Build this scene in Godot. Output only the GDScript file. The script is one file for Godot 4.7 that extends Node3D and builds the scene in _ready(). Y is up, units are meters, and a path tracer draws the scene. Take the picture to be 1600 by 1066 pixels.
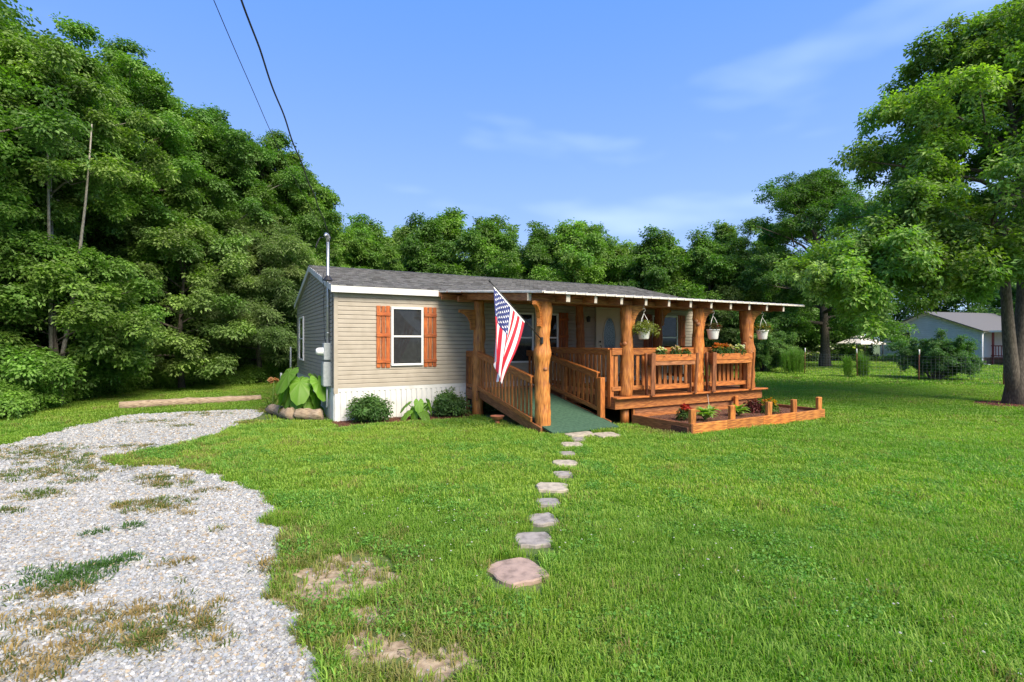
extends Node3D
# Single-storey house with a log-post porch on a lawn, gravel drive, woods around.
# World: camera above the origin looking along -Z, metres. House frame: x along the front wall, z out of it.

var rng := RandomNumberGenerator.new()
var used := {}
var mats := {}
var meshes := {}
var HT := Transform3D(Basis(Vector3.UP, 0.50098), Vector3(-4.213, 0, -12.2))
var buf := PackedFloat32Array()
var bn := 0

# ---------------------------------------------------------------- basics
func lin(r, g, b) -> Color:
	return Color(r, g, b).linear_to_srgb()

func numbered(called: String) -> String:
	var k = used.get(called, 0)
	used[called] = k + 1
	return called if k == 0 else "%s_%03d" % [called, k]

func tag(o, label, category, group = ""):
	o.set_meta("label", label)
	o.set_meta("category", category)
	if group != "":
		o.set_meta("group", group)

func thing(called, label, category, xf = Transform3D.IDENTITY, group = "") -> Node3D:
	var o := Node3D.new()
	o.name = numbered(called)
	add_child(o)
	o.transform = xf
	tag(o, label, category, group)
	return o

func obj(called, mesh, mat, parent = null, xf = Transform3D.IDENTITY) -> MeshInstance3D:
	var o := MeshInstance3D.new()
	o.mesh = mesh
	o.material_override = mat
	o.transform = xf
	if parent == null:
		o.name = numbered(called)
		add_child(o)
	else:
		o.name = called
		parent.add_child(o, true)
	return o

func structure(called, mesh, mat, xf = Transform3D.IDENTITY) -> MeshInstance3D:
	var o = obj(called, mesh, mat, null, xf)
	o.set_meta("kind", "structure")
	return o

func at(p: Vector3) -> Transform3D:
	return Transform3D(Basis.IDENTITY, p)

func rr(a, b) -> float:
	return rng.randf_range(a, b)

# box with chamfered edges, cached by size
func cbox(s: Vector3, bevel = 0.004) -> ArrayMesh:
	var key = "b%.3f_%.3f_%.3f_%.4f" % [s.x, s.y, s.z, bevel]
	if meshes.has(key):
		return meshes[key]
	var h = s * 0.5
	var b = min(bevel, min(h.x, min(h.y, h.z)) * 0.6)
	var st := SurfaceTool.new()
	st.begin(Mesh.PRIMITIVE_TRIANGLES)
	st.set_smooth_group(-1)
	var c = []   # corner -> three points, one for each face axis
	for i in 8:
		var sg = Vector3(1 if i & 1 else -1, 1 if i & 2 else -1, 1 if i & 4 else -1)
		var p = sg * h
		c.append([p - Vector3(0, sg.y, sg.z) * b, p - Vector3(sg.x, 0, sg.z) * b, p - Vector3(sg.x, sg.y, 0) * b])
	for ax in 3:
		var a1 = (ax + 1) % 3
		var a2 = (ax + 2) % 3
		for sd in 2:
			var q = []
			for k in [[0, 0], [1, 0], [1, 1], [0, 1]]:
				var id = (sd << ax) | (k[0] << a1) | (k[1] << a2)
				q.append(c[id][ax])
			facing(st, q)
		for e in 4:   # edges along this axis, between faces a1 and a2
			var i0 = ((e & 1) << a1) | ((e >> 1) << a2)
			var i1 = i0 | (1 << ax)
			facing(st, [c[i0][a1], c[i1][a1], c[i1][a2], c[i0][a2]])
	for i in 8:
		facing(st, [c[i][0], c[i][1], c[i][2]])
	st.generate_normals()
	var m = st.commit()
	meshes[key] = m
	return m

# adds a convex polygon so that it faces away from the origin
func facing(st, q):
	var n = (q[1] - q[0]).cross(q[2] - q[0])
	var mid = (q[0] + q[1] + q[2]) / 3.0
	if n.dot(mid) > 0:
		q = q.duplicate()
		q.reverse()
	for k in range(1, q.size() - 1):
		st.add_vertex(q[0]); st.add_vertex(q[k]); st.add_vertex(q[k + 1])

# a board between two corners given as ranges (x0,x1,y0,y1,z0,z1) in the parent's frame
func board(called, x0, x1, y0, y1, z0, z1, mat, parent, bevel = 0.004) -> MeshInstance3D:
	return obj(called, cbox(Vector3(abs(x1 - x0), abs(y1 - y0), abs(z1 - z0)), bevel), mat, parent, at(Vector3(x0 + x1, y0 + y1, z0 + z1) * 0.5))

# a bar of section w x h from a to b
func bar(called, a: Vector3, b: Vector3, w, h, mat, parent, bevel = 0.004) -> MeshInstance3D:
	var d = b - a
	var z = d.normalized()
	var x = Vector3.UP.cross(z)
	x = Vector3.RIGHT if x.length() < 0.01 else x.normalized()
	return obj(called, cbox(Vector3(w, h, d.length()), bevel), mat, parent, Transform3D(Basis(x, z.cross(x), z), (a + b) * 0.5))

func tube_into(st: SurfaceTool, pts: Array, radii: Array, sides = 6, cap = true, bump = 0.0, nz: FastNoiseLite = null):
	var rings = []
	var x = Vector3.RIGHT
	for i in pts.size():
		var t = (pts[min(i + 1, pts.size() - 1)] - pts[max(i - 1, 0)]).normalized()
		x = (x - t * x.dot(t))
		x = (Vector3.FORWARD - t * Vector3.FORWARD.dot(t)).normalized() if x.length() < 0.05 else x.normalized()
		var y = t.cross(x)
		var ring = []
		for k in sides:
			var a = TAU * k / sides
			var dir = x * cos(a) + y * sin(a)
			var r = radii[i]
			if nz:
				r *= 1.0 + bump * nz.get_noise_3d(dir.x * 40.0 + pts[i].x * 60.0, pts[i].y * 55.0, dir.z * 40.0 + pts[i].z * 60.0)
			ring.append(pts[i] + dir * r)
		rings.append(ring)
	for i in rings.size() - 1:
		for k in sides:
			var k2 = (k + 1) % sides
			var a = rings[i][k]; var b = rings[i][k2]; var c = rings[i + 1][k2]; var d = rings[i + 1][k]
			st.add_vertex(a); st.add_vertex(d); st.add_vertex(c)
			st.add_vertex(a); st.add_vertex(c); st.add_vertex(b)
	if cap:
		for e in [0, rings.size() - 1]:
			for k in range(1, sides - 1):
				var q = [rings[e][0], rings[e][k], rings[e][k + 1]]
				if e == 0:
					st.add_vertex(q[0]); st.add_vertex(q[1]); st.add_vertex(q[2])
				else:
					st.add_vertex(q[0]); st.add_vertex(q[2]); st.add_vertex(q[1])

func stool(smooth = true) -> SurfaceTool:
	var st := SurfaceTool.new()
	st.begin(Mesh.PRIMITIVE_TRIANGLES)
	st.set_smooth_group(0 if smooth else -1)
	return st

func done(st: SurfaceTool) -> ArrayMesh:
	st.generate_normals()
	return st.commit()

func tube(pts, radii, sides = 8, smooth = true, bump = 0.0, nz = null) -> ArrayMesh:
	var st = stool(smooth)
	tube_into(st, pts, radii, sides, true, bump, nz)
	return done(st)

# lathe: profile of Vector2(radius, height)
func lathe(prof: Array, sides = 16, smooth = true) -> ArrayMesh:
	var st = stool(smooth)
	for i in prof.size() - 1:
		for k in sides:
			var a0 = TAU * k / sides; var a1 = TAU * (k + 1) / sides
			var p = prof[i]; var q = prof[i + 1]
			var A = Vector3(p.x * cos(a0), p.y, p.x * sin(a0)); var B = Vector3(p.x * cos(a1), p.y, p.x * sin(a1))
			var C = Vector3(q.x * cos(a1), q.y, q.x * sin(a1)); var D = Vector3(q.x * cos(a0), q.y, q.x * sin(a0))
			st.add_vertex(A); st.add_vertex(D); st.add_vertex(C)
			st.add_vertex(A); st.add_vertex(C); st.add_vertex(B)
	return done(st)

# prism: outline in XY (any order), thickness along Z, centred
func prism(outline: PackedVector2Array, th) -> ArrayMesh:
	var st = stool(false)
	var idx = Geometry2D.triangulate_polygon(outline)
	var cw = Geometry2D.is_polygon_clockwise(outline)
	for s in [-1, 1]:
		for k in range(0, idx.size(), 3):
			var q = [outline[idx[k]], outline[idx[k + 1]], outline[idx[k + 2]]]
			var area = (q[1] - q[0]).cross(q[2] - q[0])
			if (area > 0) == (s > 0):
				q.reverse()
			for p in q:
				st.add_vertex(Vector3(p.x, p.y, s * th * 0.5))
	for i in outline.size():
		var a = outline[i]; var b = outline[(i + 1) % outline.size()]
		if cw:
			var t = a; a = b; b = t
		var A = Vector3(a.x, a.y, th * 0.5); var B = Vector3(b.x, b.y, th * 0.5); var C = Vector3(b.x, b.y, -th * 0.5); var D = Vector3(a.x, a.y, -th * 0.5)
		st.add_vertex(A); st.add_vertex(B); st.add_vertex(C)
		st.add_vertex(A); st.add_vertex(C); st.add_vertex(D)
	return done(st)

# ---------------------------------------------------------------- copies
func start_copies(n):
	buf.resize(n * 16)
	bn = 0

func put(b: Basis, o: Vector3, c: Color):
	var i = bn * 16
	buf[i] = b.x.x; buf[i + 1] = b.y.x; buf[i + 2] = b.z.x; buf[i + 3] = o.x
	buf[i + 4] = b.x.y; buf[i + 5] = b.y.y; buf[i + 6] = b.z.y; buf[i + 7] = o.y
	buf[i + 8] = b.x.z; buf[i + 9] = b.y.z; buf[i + 10] = b.z.z; buf[i + 11] = o.z
	buf[i + 12] = c.r; buf[i + 13] = c.g; buf[i + 14] = c.b; buf[i + 15] = 1.0
	bn += 1

func copies(called, mesh, mat, parent = null) -> MultiMeshInstance3D:
	buf.resize(bn * 16)
	var mm := MultiMesh.new()
	mm.transform_format = MultiMesh.TRANSFORM_3D
	mm.use_colors = true
	mm.mesh = mesh
	mm.instance_count = bn
	mm.buffer = buf
	var o := MultiMeshInstance3D.new()
	o.multimesh = mm
	o.material_override = mat
	if parent == null:
		o.name = numbered(called)
		add_child(o)
	else:
		o.name = called
		parent.add_child(o, true)
	o.set_meta("kind", "stuff")
	return o

# ---------------------------------------------------------------- materials
func noise(freq, sd, oct = 4, type = FastNoiseLite.TYPE_SIMPLEX_SMOOTH) -> FastNoiseLite:
	var n := FastNoiseLite.new()
	n.seed = sd
	n.frequency = freq
	n.noise_type = type
	n.fractal_octaves = oct
	return n

func ntex(freq, sd, stops: Array, oct = 4, size = 256, type = FastNoiseLite.TYPE_SIMPLEX_SMOOTH) -> NoiseTexture2D:
	var t := NoiseTexture2D.new()
	t.width = size
	t.height = size
	t.seamless = true
	t.noise = noise(freq, sd, oct, type)
	var g := Gradient.new()
	var off = PackedFloat32Array(); var col = PackedColorArray()
	for s in stops:
		off.append(s[0])
		col.append(lin(s[1], s[2], s[3]))
	g.offsets = off
	g.colors = col
	t.color_ramp = g
	return t

func mat(r, g, b, rough = 0.8) -> StandardMaterial3D:
	var m := StandardMaterial3D.new()
	m.albedo_color = lin(r, g, b)
	m.roughness = rough
	m.cull_mode = BaseMaterial3D.CULL_DISABLED
	return m

func textured(tex, scale: Vector3, rough = 0.8, bump = 0.0, tone = Color.WHITE, offset = Vector3.ZERO, world = false, btex = null) -> StandardMaterial3D:
	var m := StandardMaterial3D.new()
	m.albedo_texture = tex
	m.albedo_color = tone
	m.roughness = rough
	m.uv1_triplanar = true
	m.uv1_world_triplanar = world
	m.uv1_scale = scale
	m.uv1_offset = offset
	if bump > 0:
		m.heightmap_enabled = true
		m.heightmap_texture = btex if btex else tex
		m.heightmap_scale = bump
	return m

var wood_tex; var wood_h; var log_tex; var dark_tex; var red_tex
# stained wood with the grain along axis 0, 1 or 2; four tones each
func wood(axis: int, k: int, family = "orange") -> StandardMaterial3D:
	k = posmod(k, 5)
	var key = "w%s%d%d" % [family, axis, k]
	if not mats.has(key):
		var s = Vector3(9.0, 9.0, 9.0)
		s[axis] = 0.55
		var tone = [Color(1, 1, 1), Color(0.90, 0.88, 0.86), Color(1, 0.95, 0.88), Color(0.93, 0.93, 0.95), Color(0.86, 0.82, 0.80)][k]
		var tx = {"orange": wood_tex, "log": log_tex, "dark": dark_tex, "red": red_tex}[family]
		mats[key] = textured(tx, s, 0.62, 0.25, tone, Vector3(k * 0.37, k * 0.23, k * 0.51), false, wood_h)
	return mats[key]

func make_materials():
	wood_tex = ntex(0.022, 3, [[0.0, .08, .026, .010], [0.3, .29, .092, .022], [0.55, .43, .155, .034], [0.8, .53, .215, .050], [1.0, .60, .29, .08]], 5)
	log_tex = ntex(0.020, 8, [[0.0, .09, .030, .013], [0.25, .24, .078, .018], [0.5, .47, .172, .034], [0.75, .60, .25, .052], [1.0, .68, .38, .14]], 5)
	dark_tex = ntex(0.022, 5, [[0.0, .08, .034, .016], [0.35, .24, .090, .034], [0.6, .36, .145, .055], [1.0, .46, .23, .10]], 5)
	red_tex = ntex(0.022, 6, [[0.0, .09, .022, .008], [0.3, .27, .062, .012], [0.55, .41, .105, .018], [0.8, .50, .150, .026], [1.0, .58, .22, .05]], 5)
	wood_h = ntex(0.03, 4, [[0.0, 0, 0, 0], [1.0, 1, 1, 1]], 4)
	mats.beige = textured(ntex(0.01, 11, [[0.0, .315, .275, .222], [0.5, .352, .310, .255], [1.0, .385, .342, .285]], 5), Vector3(0.9, 0.9, 0.9), 0.62)
	mats.white = textured(ntex(0.012, 12, [[0.0, .50, .49, .475], [0.45, .585, .585, .575], [1.0, .64, .64, .63]], 5), Vector3(0.7, 0.7, 0.7), 0.5)
	mats.vinyl = mat(.72, .72, .72, 0.35)
	mats.glass = mat(.02, .022, .025, 0.04)
	mats.glass.transparency = BaseMaterial3D.TRANSPARENCY_ALPHA
	mats.glass.albedo_color.a = 0.25
	mats.glass.metallic_specular = 0.35
	mats.blind = textured(ntex(0.02, 13, [[0.0, .030, .033, .038], [0.6, .05, .055, .062], [1.0, .085, .09, .10]], 4), Vector3(1.2, 1.2, 1.2), 0.8)
	mats.frosted = textured(ntex(0.03, 27, [[0.0, .03, .06, .08], [0.5, .10, .16, .20], [1.0, .24, .33, .38]], 4), Vector3(2.5, 2.5, 2.5), 0.15)
	mats.darkroom = mat(.012, .013, .017, 0.9)
	mats.door = mat(.58, .54, .42, 0.45)
	mats.steel = mat(.42, .44, .46, 0.35)
	mats.steel.metallic = 0.7
	mats.greybox = textured(ntex(0.02, 14, [[0.0, .26, .29, .30], [1.0, .36, .39, .40]], 4), Vector3(2, 2, 2), 0.5)
	mats.black = mat(.015, .015, .016, 0.5)
	mats.roofmetal = textured(ntex(0.015, 15, [[0.0, .45, .42, .36], [0.5, .66, .63, .56], [1.0, .74, .71, .64]], 5), Vector3(1.5, 1.5, 1.5), 0.45)
	mats.endgrain = textured(ntex(0.03, 16, [[0.0, .30, .27, .23], [0.5, .48, .44, .38], [1.0, .60, .56, .50]], 4), Vector3(6, 6, 6), 0.85)
	mats.shingle = mat(1, 1, 1, 0.95)
	mats.shingle.vertex_color_use_as_albedo = true
	mats.turf = textured(ntex(0.03, 17, [[0.0, .020, .058, .034], [0.5, .036, .092, .055], [1.0, .058, .125, .078]], 5), Vector3(1.3, 1.3, 1.3), 0.95, 0.3)
	mats.mulch = textured(ntex(0.06, 18, [[0.0, .025, .011, .007], [0.5, .10, .040, .022], [1.0, .21, .095, .055]], 4), Vector3(1.6, 1.6, 1.6), 0.95, 2.0, Color.WHITE, Vector3.ZERO, true)
	mats.soil = textured(ntex(0.05, 19, [[0.0, .17, .12, .075], [0.5, .31, .235, .155], [1.0, .46, .38, .27]], 5), Vector3(0.9, 0.9, 0.9), 0.95, 1.5, Color.WHITE, Vector3.ZERO, true)
	mats.ground = textured(ntex(0.012, 20, [[0.0, .030, .050, .012], [0.35, .055, .095, .018], [0.6, .085, .125, .026], [1.0, .15, .14, .055]], 5, 512), Vector3(0.22, 0.22, 0.22), 0.95, 2.0, Color.WHITE, Vector3.ZERO, true)
	mats.gravel = textured(ntex(0.09, 21, [[0.0, .09, .09, .088], [0.3, .23, .23, .225], [0.6, .32, .32, .31], [1.0, .45, .44, .42]], 4, 512, FastNoiseLite.TYPE_CELLULAR), Vector3(0.55, 0.55, 0.55), 0.95, 2.5, Color.WHITE, Vector3.ZERO, true)
	mats.tint = mat(1, 1, 1, 0.9)
	mats.tint.vertex_color_use_as_albedo = true
	mats.leaf = mat(1, 1, 1, 0.55)
	mats.leaf.vertex_color_use_as_albedo = true
	mats.leaf.backlight_enabled = true
	mats.leaf.backlight = Color(0.88, 1.0, 0.40)
	mats.grass = mat(1, 1, 1, 0.6)
	mats.grass.vertex_color_use_as_albedo = true
	mats.grass.backlight_enabled = true
	mats.grass.backlight = Color(0.8, 1.0, 0.4)
	mats.bark = textured(ntex(0.03, 22, [[0.0, .035, .028, .022], [0.5, .095, .080, .064], [1.0, .20, .175, .145]], 5), Vector3(3, 0.8, 3), 0.95, 2.5)
	mats.palebark = textured(ntex(0.03, 23, [[0.0, .12, .105, .085], [0.5, .27, .25, .215], [1.0, .42, .40, .35]], 5), Vector3(3, 0.9, 3), 0.9, 1.5)
	mats.stone = []
	for c in [[.31, .225, .185], [.27, .245, .225], [.36, .32, .255], [.25, .235, .22]]:
		mats.stone.append(textured(ntex(0.02, 30 + mats.stone.size(), [[0.0, c[0] * .55, c[1] * .55, c[2] * .55], [0.5, c[0], c[1], c[2]], [1.0, c[0] * 1.25, c[1] * 1.25, c[2] * 1.25]], 5), Vector3(1.4, 1.4, 1.4), 0.9, 1.2, Color.WHITE, Vector3(mats.stone.size() * .3, 0, 0), true))
	mats.oldlog = textured(ntex(0.03, 35, [[0.0, .08, .05, .032], [0.4, .24, .175, .12], [0.7, .36, .28, .20], [1.0, .50, .42, .33]], 5), Vector3(0.7, 6, 6), 0.95, 2.0)
	mats.rust = textured(ntex(0.05, 36, [[0.0, .10, .035, .022], [1.0, .24, .09, .055]], 4), Vector3(6, 6, 6), 0.9)
	mats.wire = mat(.22, .23, .23, 0.5)
	mats.terracotta = textured(ntex(0.03, 37, [[0.0, .30, .10, .05], [1.0, .45, .17, .085]], 4), Vector3(4, 4, 4), 0.85)
	mats.pot = mat(.78, .78, .76, 0.4)
	mats.bluegrey = textured(ntex(0.01, 38, [[0.0, .42, .47, .50], [1.0, .50, .55, .58]], 4), Vector3(0.5, 0.5, 0.5), 0.6)
	mats.brick = textured(ntex(0.04, 39, [[0.0, .13, .085, .065], [0.5, .22, .15, .115], [1.0, .32, .24, .19]], 4), Vector3(1.2, 1.2, 1.2), 0.9)
	mats.darkroof = mat(.11, .11, .115, 0.95)
	mats.redpaint = mat(.17, .030, .035, 0.6)
	mats.orangedoor = mat(.52, .13, .03, 0.5)
	mats.canopy = mat(.70, .66, .60, 0.8)

# ---------------------------------------------------------------- foliage pieces
func leaf_into(st, p: Vector3, dir: Vector3, up: Vector3, ln, w, tone: float, fold = 0.18, droop = 0.15):
	var side = dir.cross(up).normalized()
	var n = side.cross(dir).normalized()
	var mid = p + dir * ln * 0.45
	var tip = p + dir * ln - n * ln * droop
	var l = mid + side * w * 0.5 + n * w * fold
	var r = mid - side * w * 0.5 + n * w * fold
	st.set_color(Color(tone, tone, tone))
	st.add_vertex(p); st.add_vertex(l); st.add_vertex(tip)
	st.add_vertex(p); st.add_vertex(tip); st.add_vertex(r)

# a twig end with n leaves round it, lying in its own XZ plane, facing +Y
func sprig(n, ln, w, spread, sd, fold = 0.18) -> ArrayMesh:
	var g := RandomNumberGenerator.new()
	g.seed = sd
	var st = stool(false)
	for i in n:
		var a = i * 2.4 + g.randf_range(-.4, .4)
		var r = spread * sqrt((i + 0.4) / n)
		var d = Vector3(cos(a), g.randf_range(-.5, .35), sin(a)).normalized()
		var up = (Vector3.UP + Vector3(g.randf_range(-.7, .7), 0, g.randf_range(-.7, .7))).normalized()
		var p = Vector3(cos(a) * r, g.randf_range(-.35, .35) * spread, sin(a) * r)
		leaf_into(st, p, d, up, ln * g.randf_range(.75, 1.2), w * g.randf_range(.8, 1.15), g.randf_range(.78, 1.22), fold, g.randf_range(0.0, .35))
	return done(st)

func blade_tuft(n, h, rad, wd, sd) -> ArrayMesh:
	var g := RandomNumberGenerator.new()
	g.seed = sd
	var st = stool(false)
	for i in n:
		var a = g.randf() * TAU
		var r = rad * sqrt(g.randf())
		var p = Vector3(cos(a) * r, -0.004, sin(a) * r)
		var b = a + g.randf_range(-1.1, 1.1)
		var lean = Vector3(cos(b), 0, sin(b))
		var L = h * g.randf_range(.55, 1.25)
		var k = g.randf_range(.15, 1.0)
		var sd2 = lean.cross(Vector3.UP).rotated(Vector3.UP, g.randf_range(-.6, .6)) * wd * g.randf_range(.7, 1.3) * .5
		var m1 = p + Vector3.UP * L * .45 + lean * L * .13 * k
		var m2 = p + Vector3.UP * L * (.82 - .12 * k) + lean * L * .42 * k
		var tip = p + Vector3.UP * L * (1.0 - .42 * k) + lean * L * .85 * k
		var t = g.randf_range(.72, 1.25)
		st.set_color(Color(t * g.randf_range(.92, 1.12), t, t * g.randf_range(.8, 1.1)))
		for q in [[p - sd2, m1 - sd2, m1 + sd2], [p - sd2, m1 + sd2, p + sd2], [m1 - sd2, m2 - sd2 * .8, m2 + sd2 * .8], [m1 - sd2, m2 + sd2 * .8, m1 + sd2], [m2 - sd2 * .8, tip, m2 + sd2 * .8]]:
			for v in q:
				st.add_vertex(v)
	return done(st)

func rand_unit() -> Vector3:
	var z = rr(-1, 1)
	var a = rng.randf() * TAU
	var s = sqrt(1 - z * z)
	return Vector3(s * cos(a), z, s * sin(a))

func basis_up(n: Vector3, sc: float) -> Basis:
	var x = n.cross(Vector3(rr(-1, 1), rr(-1, 1), rr(-1, 1)))
	x = n.cross(Vector3.RIGHT) if x.length() < 0.05 else x
	x = x.normalized()
	return Basis(x * sc, n * sc, x.cross(n) * sc)

# sprigs spread through lobes: [centre, radius]
func fill_lobes(lobes: Array, total: int, col: Color, vary: float, sc: float, flat = 0.62):
	var sum := 0.0
	for l in lobes:
		sum += l[1] * l[1]
	for l in lobes:
		var n = int(total * l[1] * l[1] / sum)
		var lt = rr(1.0 - vary, 1.0 + vary)
		var hue = rr(-.5, .8) * vary
		var tw = []
		for k in 12:
			var d = (rand_unit() + Vector3(0, .25, 0)).normalized()
			tw.append(Vector3(d.x, d.y * flat, d.z) * l[1] * rr(.75, 1.8))
		for i in n:
			if bn * 16 >= buf.size():
				return
			var v: Vector3 = tw[rng.randi() % 12]
			var q = .25 + .8 * sqrt(rng.randf())
			var p: Vector3 = l[0] + v * q + rand_unit() * l[1] * .30 * rng.randf()
			p.y -= q * q * l[1] * .10
			var nn = (v.normalized() * 0.45 + Vector3(rr(-.55, .55), 0.8, rr(-.55, .55))).normalized()
			var t = lt * rr(.66, 1.38)
			put(basis_up(nn, sc * rr(.7, 1.3)), p, Color(col.r * t * (1 + hue), col.g * t * (1 + hue * .4), col.b * t))

# a tree with a tapered trunk, limbs and a crown of leaf sprigs
# o: h, r (crown radius), bare (share of bare trunk), limbs, n (sprigs), mesh, col, vary, sc, tr (trunk radius), bark, lean, flat, lobe
func tree(called, label, group, base: Vector3, sd, o: Dictionary) -> Node3D:
	rng.seed = sd
	var t0 = thing(called, label, "tree", at(base), group)
	var H: float = o.h; var R: float = o.r
	var lean: Vector3 = o.get("lean", Vector3.ZERO)
	var tr: float = o.get("tr", H * 0.016)
	var top = 0.88
	var ph = rng.randf() * TAU
	var trunk = func(t: float) -> Vector3:
		return Vector3(sin(t * 4.0 + ph) * .025 * H, t * H, cos(t * 3.3 + ph) * .025 * H) - Vector3(sin(ph), 0, cos(ph)) * .025 * H + lean * t * t * H
	var st = stool(true)
	var pts = []; var rad = []
	for k in 11:
		var t = top * k / 10.0
		pts.append(trunk.call(t) + (Vector3.DOWN * .1 if k == 0 else Vector3.ZERO))
		rad.append(tr * (1.35 if k == 0 else 1.0) * (1.0 - .88 * t))
	tube_into(st, pts, rad, 9)
	for f in o.get("forks", []):   # extra stems from near the base
		var p2 = []; var r2 = []
		for k in 8:
			var t = k / 7.0
			p2.append(trunk.call(.01) + Vector3(f.x * t * (1.6 - .6 * t), t * f.y, f.z * t * (1.6 - .6 * t)))
			r2.append(tr * .85 * (1 - .8 * t))
		tube_into(st, p2, r2, 8)
	obj("trunk", done(st), o.get("bark", mats.bark), t0)
	var bare: float = o.get("bare", .22)
	var nl: int = o.get("limbs", 16)
	var lobes = []
	var lr: float = o.get("lobe", .34)
	st = stool(true)
	for i in nl:
		var q = (i + .5) / nl
		var t = lerp(bare, top, pow(q, .92))
		var w = sin(PI * (.30 + .68 * q)) if not o.has("cone") else pow(1.0 - q, .75) * .95 + .10
		var az = i * 2.399 + rr(-.35, .35) + ph
		var L = R * w * rr(.78, 1.12)
		if o.has("skew"):
			L *= 1.0 + o.skew.dot(Vector3(cos(az), 0, sin(az)))
		var d = Vector3(cos(az), 0, sin(az))
		var p0: Vector3 = trunk.call(t)
		var rise = lerp(o.get("droop", .12), .95, q) * L
		var p1 = p0 + d * L * .5 + Vector3.UP * rise * .68
		var p2 = p0 + d * L + Vector3.UP * rise
		var lw = max(.02, tr * .42 * (1.0 - .6 * q))
		tube_into(st, [p0, p0.lerp(p1, .5) + Vector3.UP * .04 * L, p1, p1.lerp(p2, .5), p2], [lw, lw * .8, lw * .55, lw * .35, lw * .15], 5, false)
		var r0 = R * lr * lerp(1.0, .62, q) * rr(.8, 1.2)
		lobes.append([p2, r0 * .8])
		lobes.append([p1 + Vector3(rr(-.2, .2), rr(0, .25), rr(-.2, .2)) * r0, r0])
		for s in [-1, 1]:
			var sdv = d.rotated(Vector3.UP, s * rr(.6, 1.1))
			var p3 = p0.lerp(p2, rr(.4, .65)) + sdv * L * rr(.28, .45) + Vector3.UP * rr(-.05, .22) * L
			tube_into(st, [p0.lerp(p2, .38), p0.lerp(p2, .38).lerp(p3, .6) + Vector3.UP * .03, p3], [lw * .45, lw * .3, lw * .12], 4, false)
			lobes.append([p3, r0 * rr(.6, .95)])
	var tp: Vector3 = trunk.call(top)
	for k in 4:
		lobes.append([tp + Vector3(rr(-.25, .25) * R, rr(-.02, .09) * H, rr(-.25, .25) * R), R * lr * rr(.5, .8)])
	for e in o.get("extra", []):
		lobes.append(e)
	obj("limbs", done(st), o.get("bark", mats.bark), t0)
	start_copies(o.n)
	fill_lobes(lobes, o.n, o.col, o.get("vary", .16), o.get("sc", 1.0), o.get("flat", .6))
	copies("crown", o.mesh, mats.leaf, t0)
	return t0

# a leafy bush built of the same sprigs, with a few stems
func bush(called, label, category, group, base: Vector3, sd, w, h, n, mesh, col, sc, vary = .15, upv = .15) -> Node3D:
	rng.seed = sd
	var t0 = thing(called, label, category, at(base), group)
	var st = stool(true)
	var lobes = []
	var m = 9
	for i in m:
		var a = i * 2.399
		var q = sqrt((i + .5) / m)
		var p = Vector3(cos(a) * w * .5 * q * .72, h * lerp(.72, .38, q) * rr(.85, 1.1), sin(a) * w * .5 * q * .72)
		var foot = Vector3(cos(a) * .05 * w, 0, sin(a) * .05 * w)
		tube_into(st, [foot, foot.lerp(p, .5) + Vector3.UP * .05 * h, p], [.018 * h + .006, .012 * h + .004, .004], 5, false)
		lobes.append([p, w * rr(.19, .27)])
	for i in 6:
		var a = i * 1.05 + rr(-.2, .2)
		lobes.append([Vector3(cos(a) * w * .33, h * rr(upv, .4), sin(a) * w * .33), w * rr(.13, .2)])
	obj("stems", done(st), mats.bark, t0)
	start_copies(n)
	fill_lobes(lobes, n, col, vary, sc, min(1.0, h / w * 1.05))
	copies("foliage", mesh, mats.leaf, t0)
	return t0

# ---------------------------------------------------------------- scene
func _ready():
	var cam := Camera3D.new()
	cam.name = "camera"
	cam.position = Vector3(0, 1.92, 0)
	cam.fov = 67.03
	cam.far = 900
	add_child(cam)
	cam.current = true
	var sun := DirectionalLight3D.new()
	sun.name = "sun"
	sun.light_energy = 0.78
	sun.light_color = Color(1.0, 0.955, 0.88)
	sun.light_angular_distance = 30.0
	sun.shadow_enabled = true
	add_child(sun)
	sun.look_at_from_position(Vector3(0.62, 0.95, 0.78) * 30.0, Vector3.ZERO, Vector3.UP)
	make_sky()
	make_materials()
	make_ground()
	make_house()
	make_porch()
	make_ramp()
	make_utilities()
	make_flag()
	make_bed()
	make_planters()
	make_front_plants()
	make_yard_things()
	make_right_side()
	make_trees()
	make_lawn()

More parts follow.
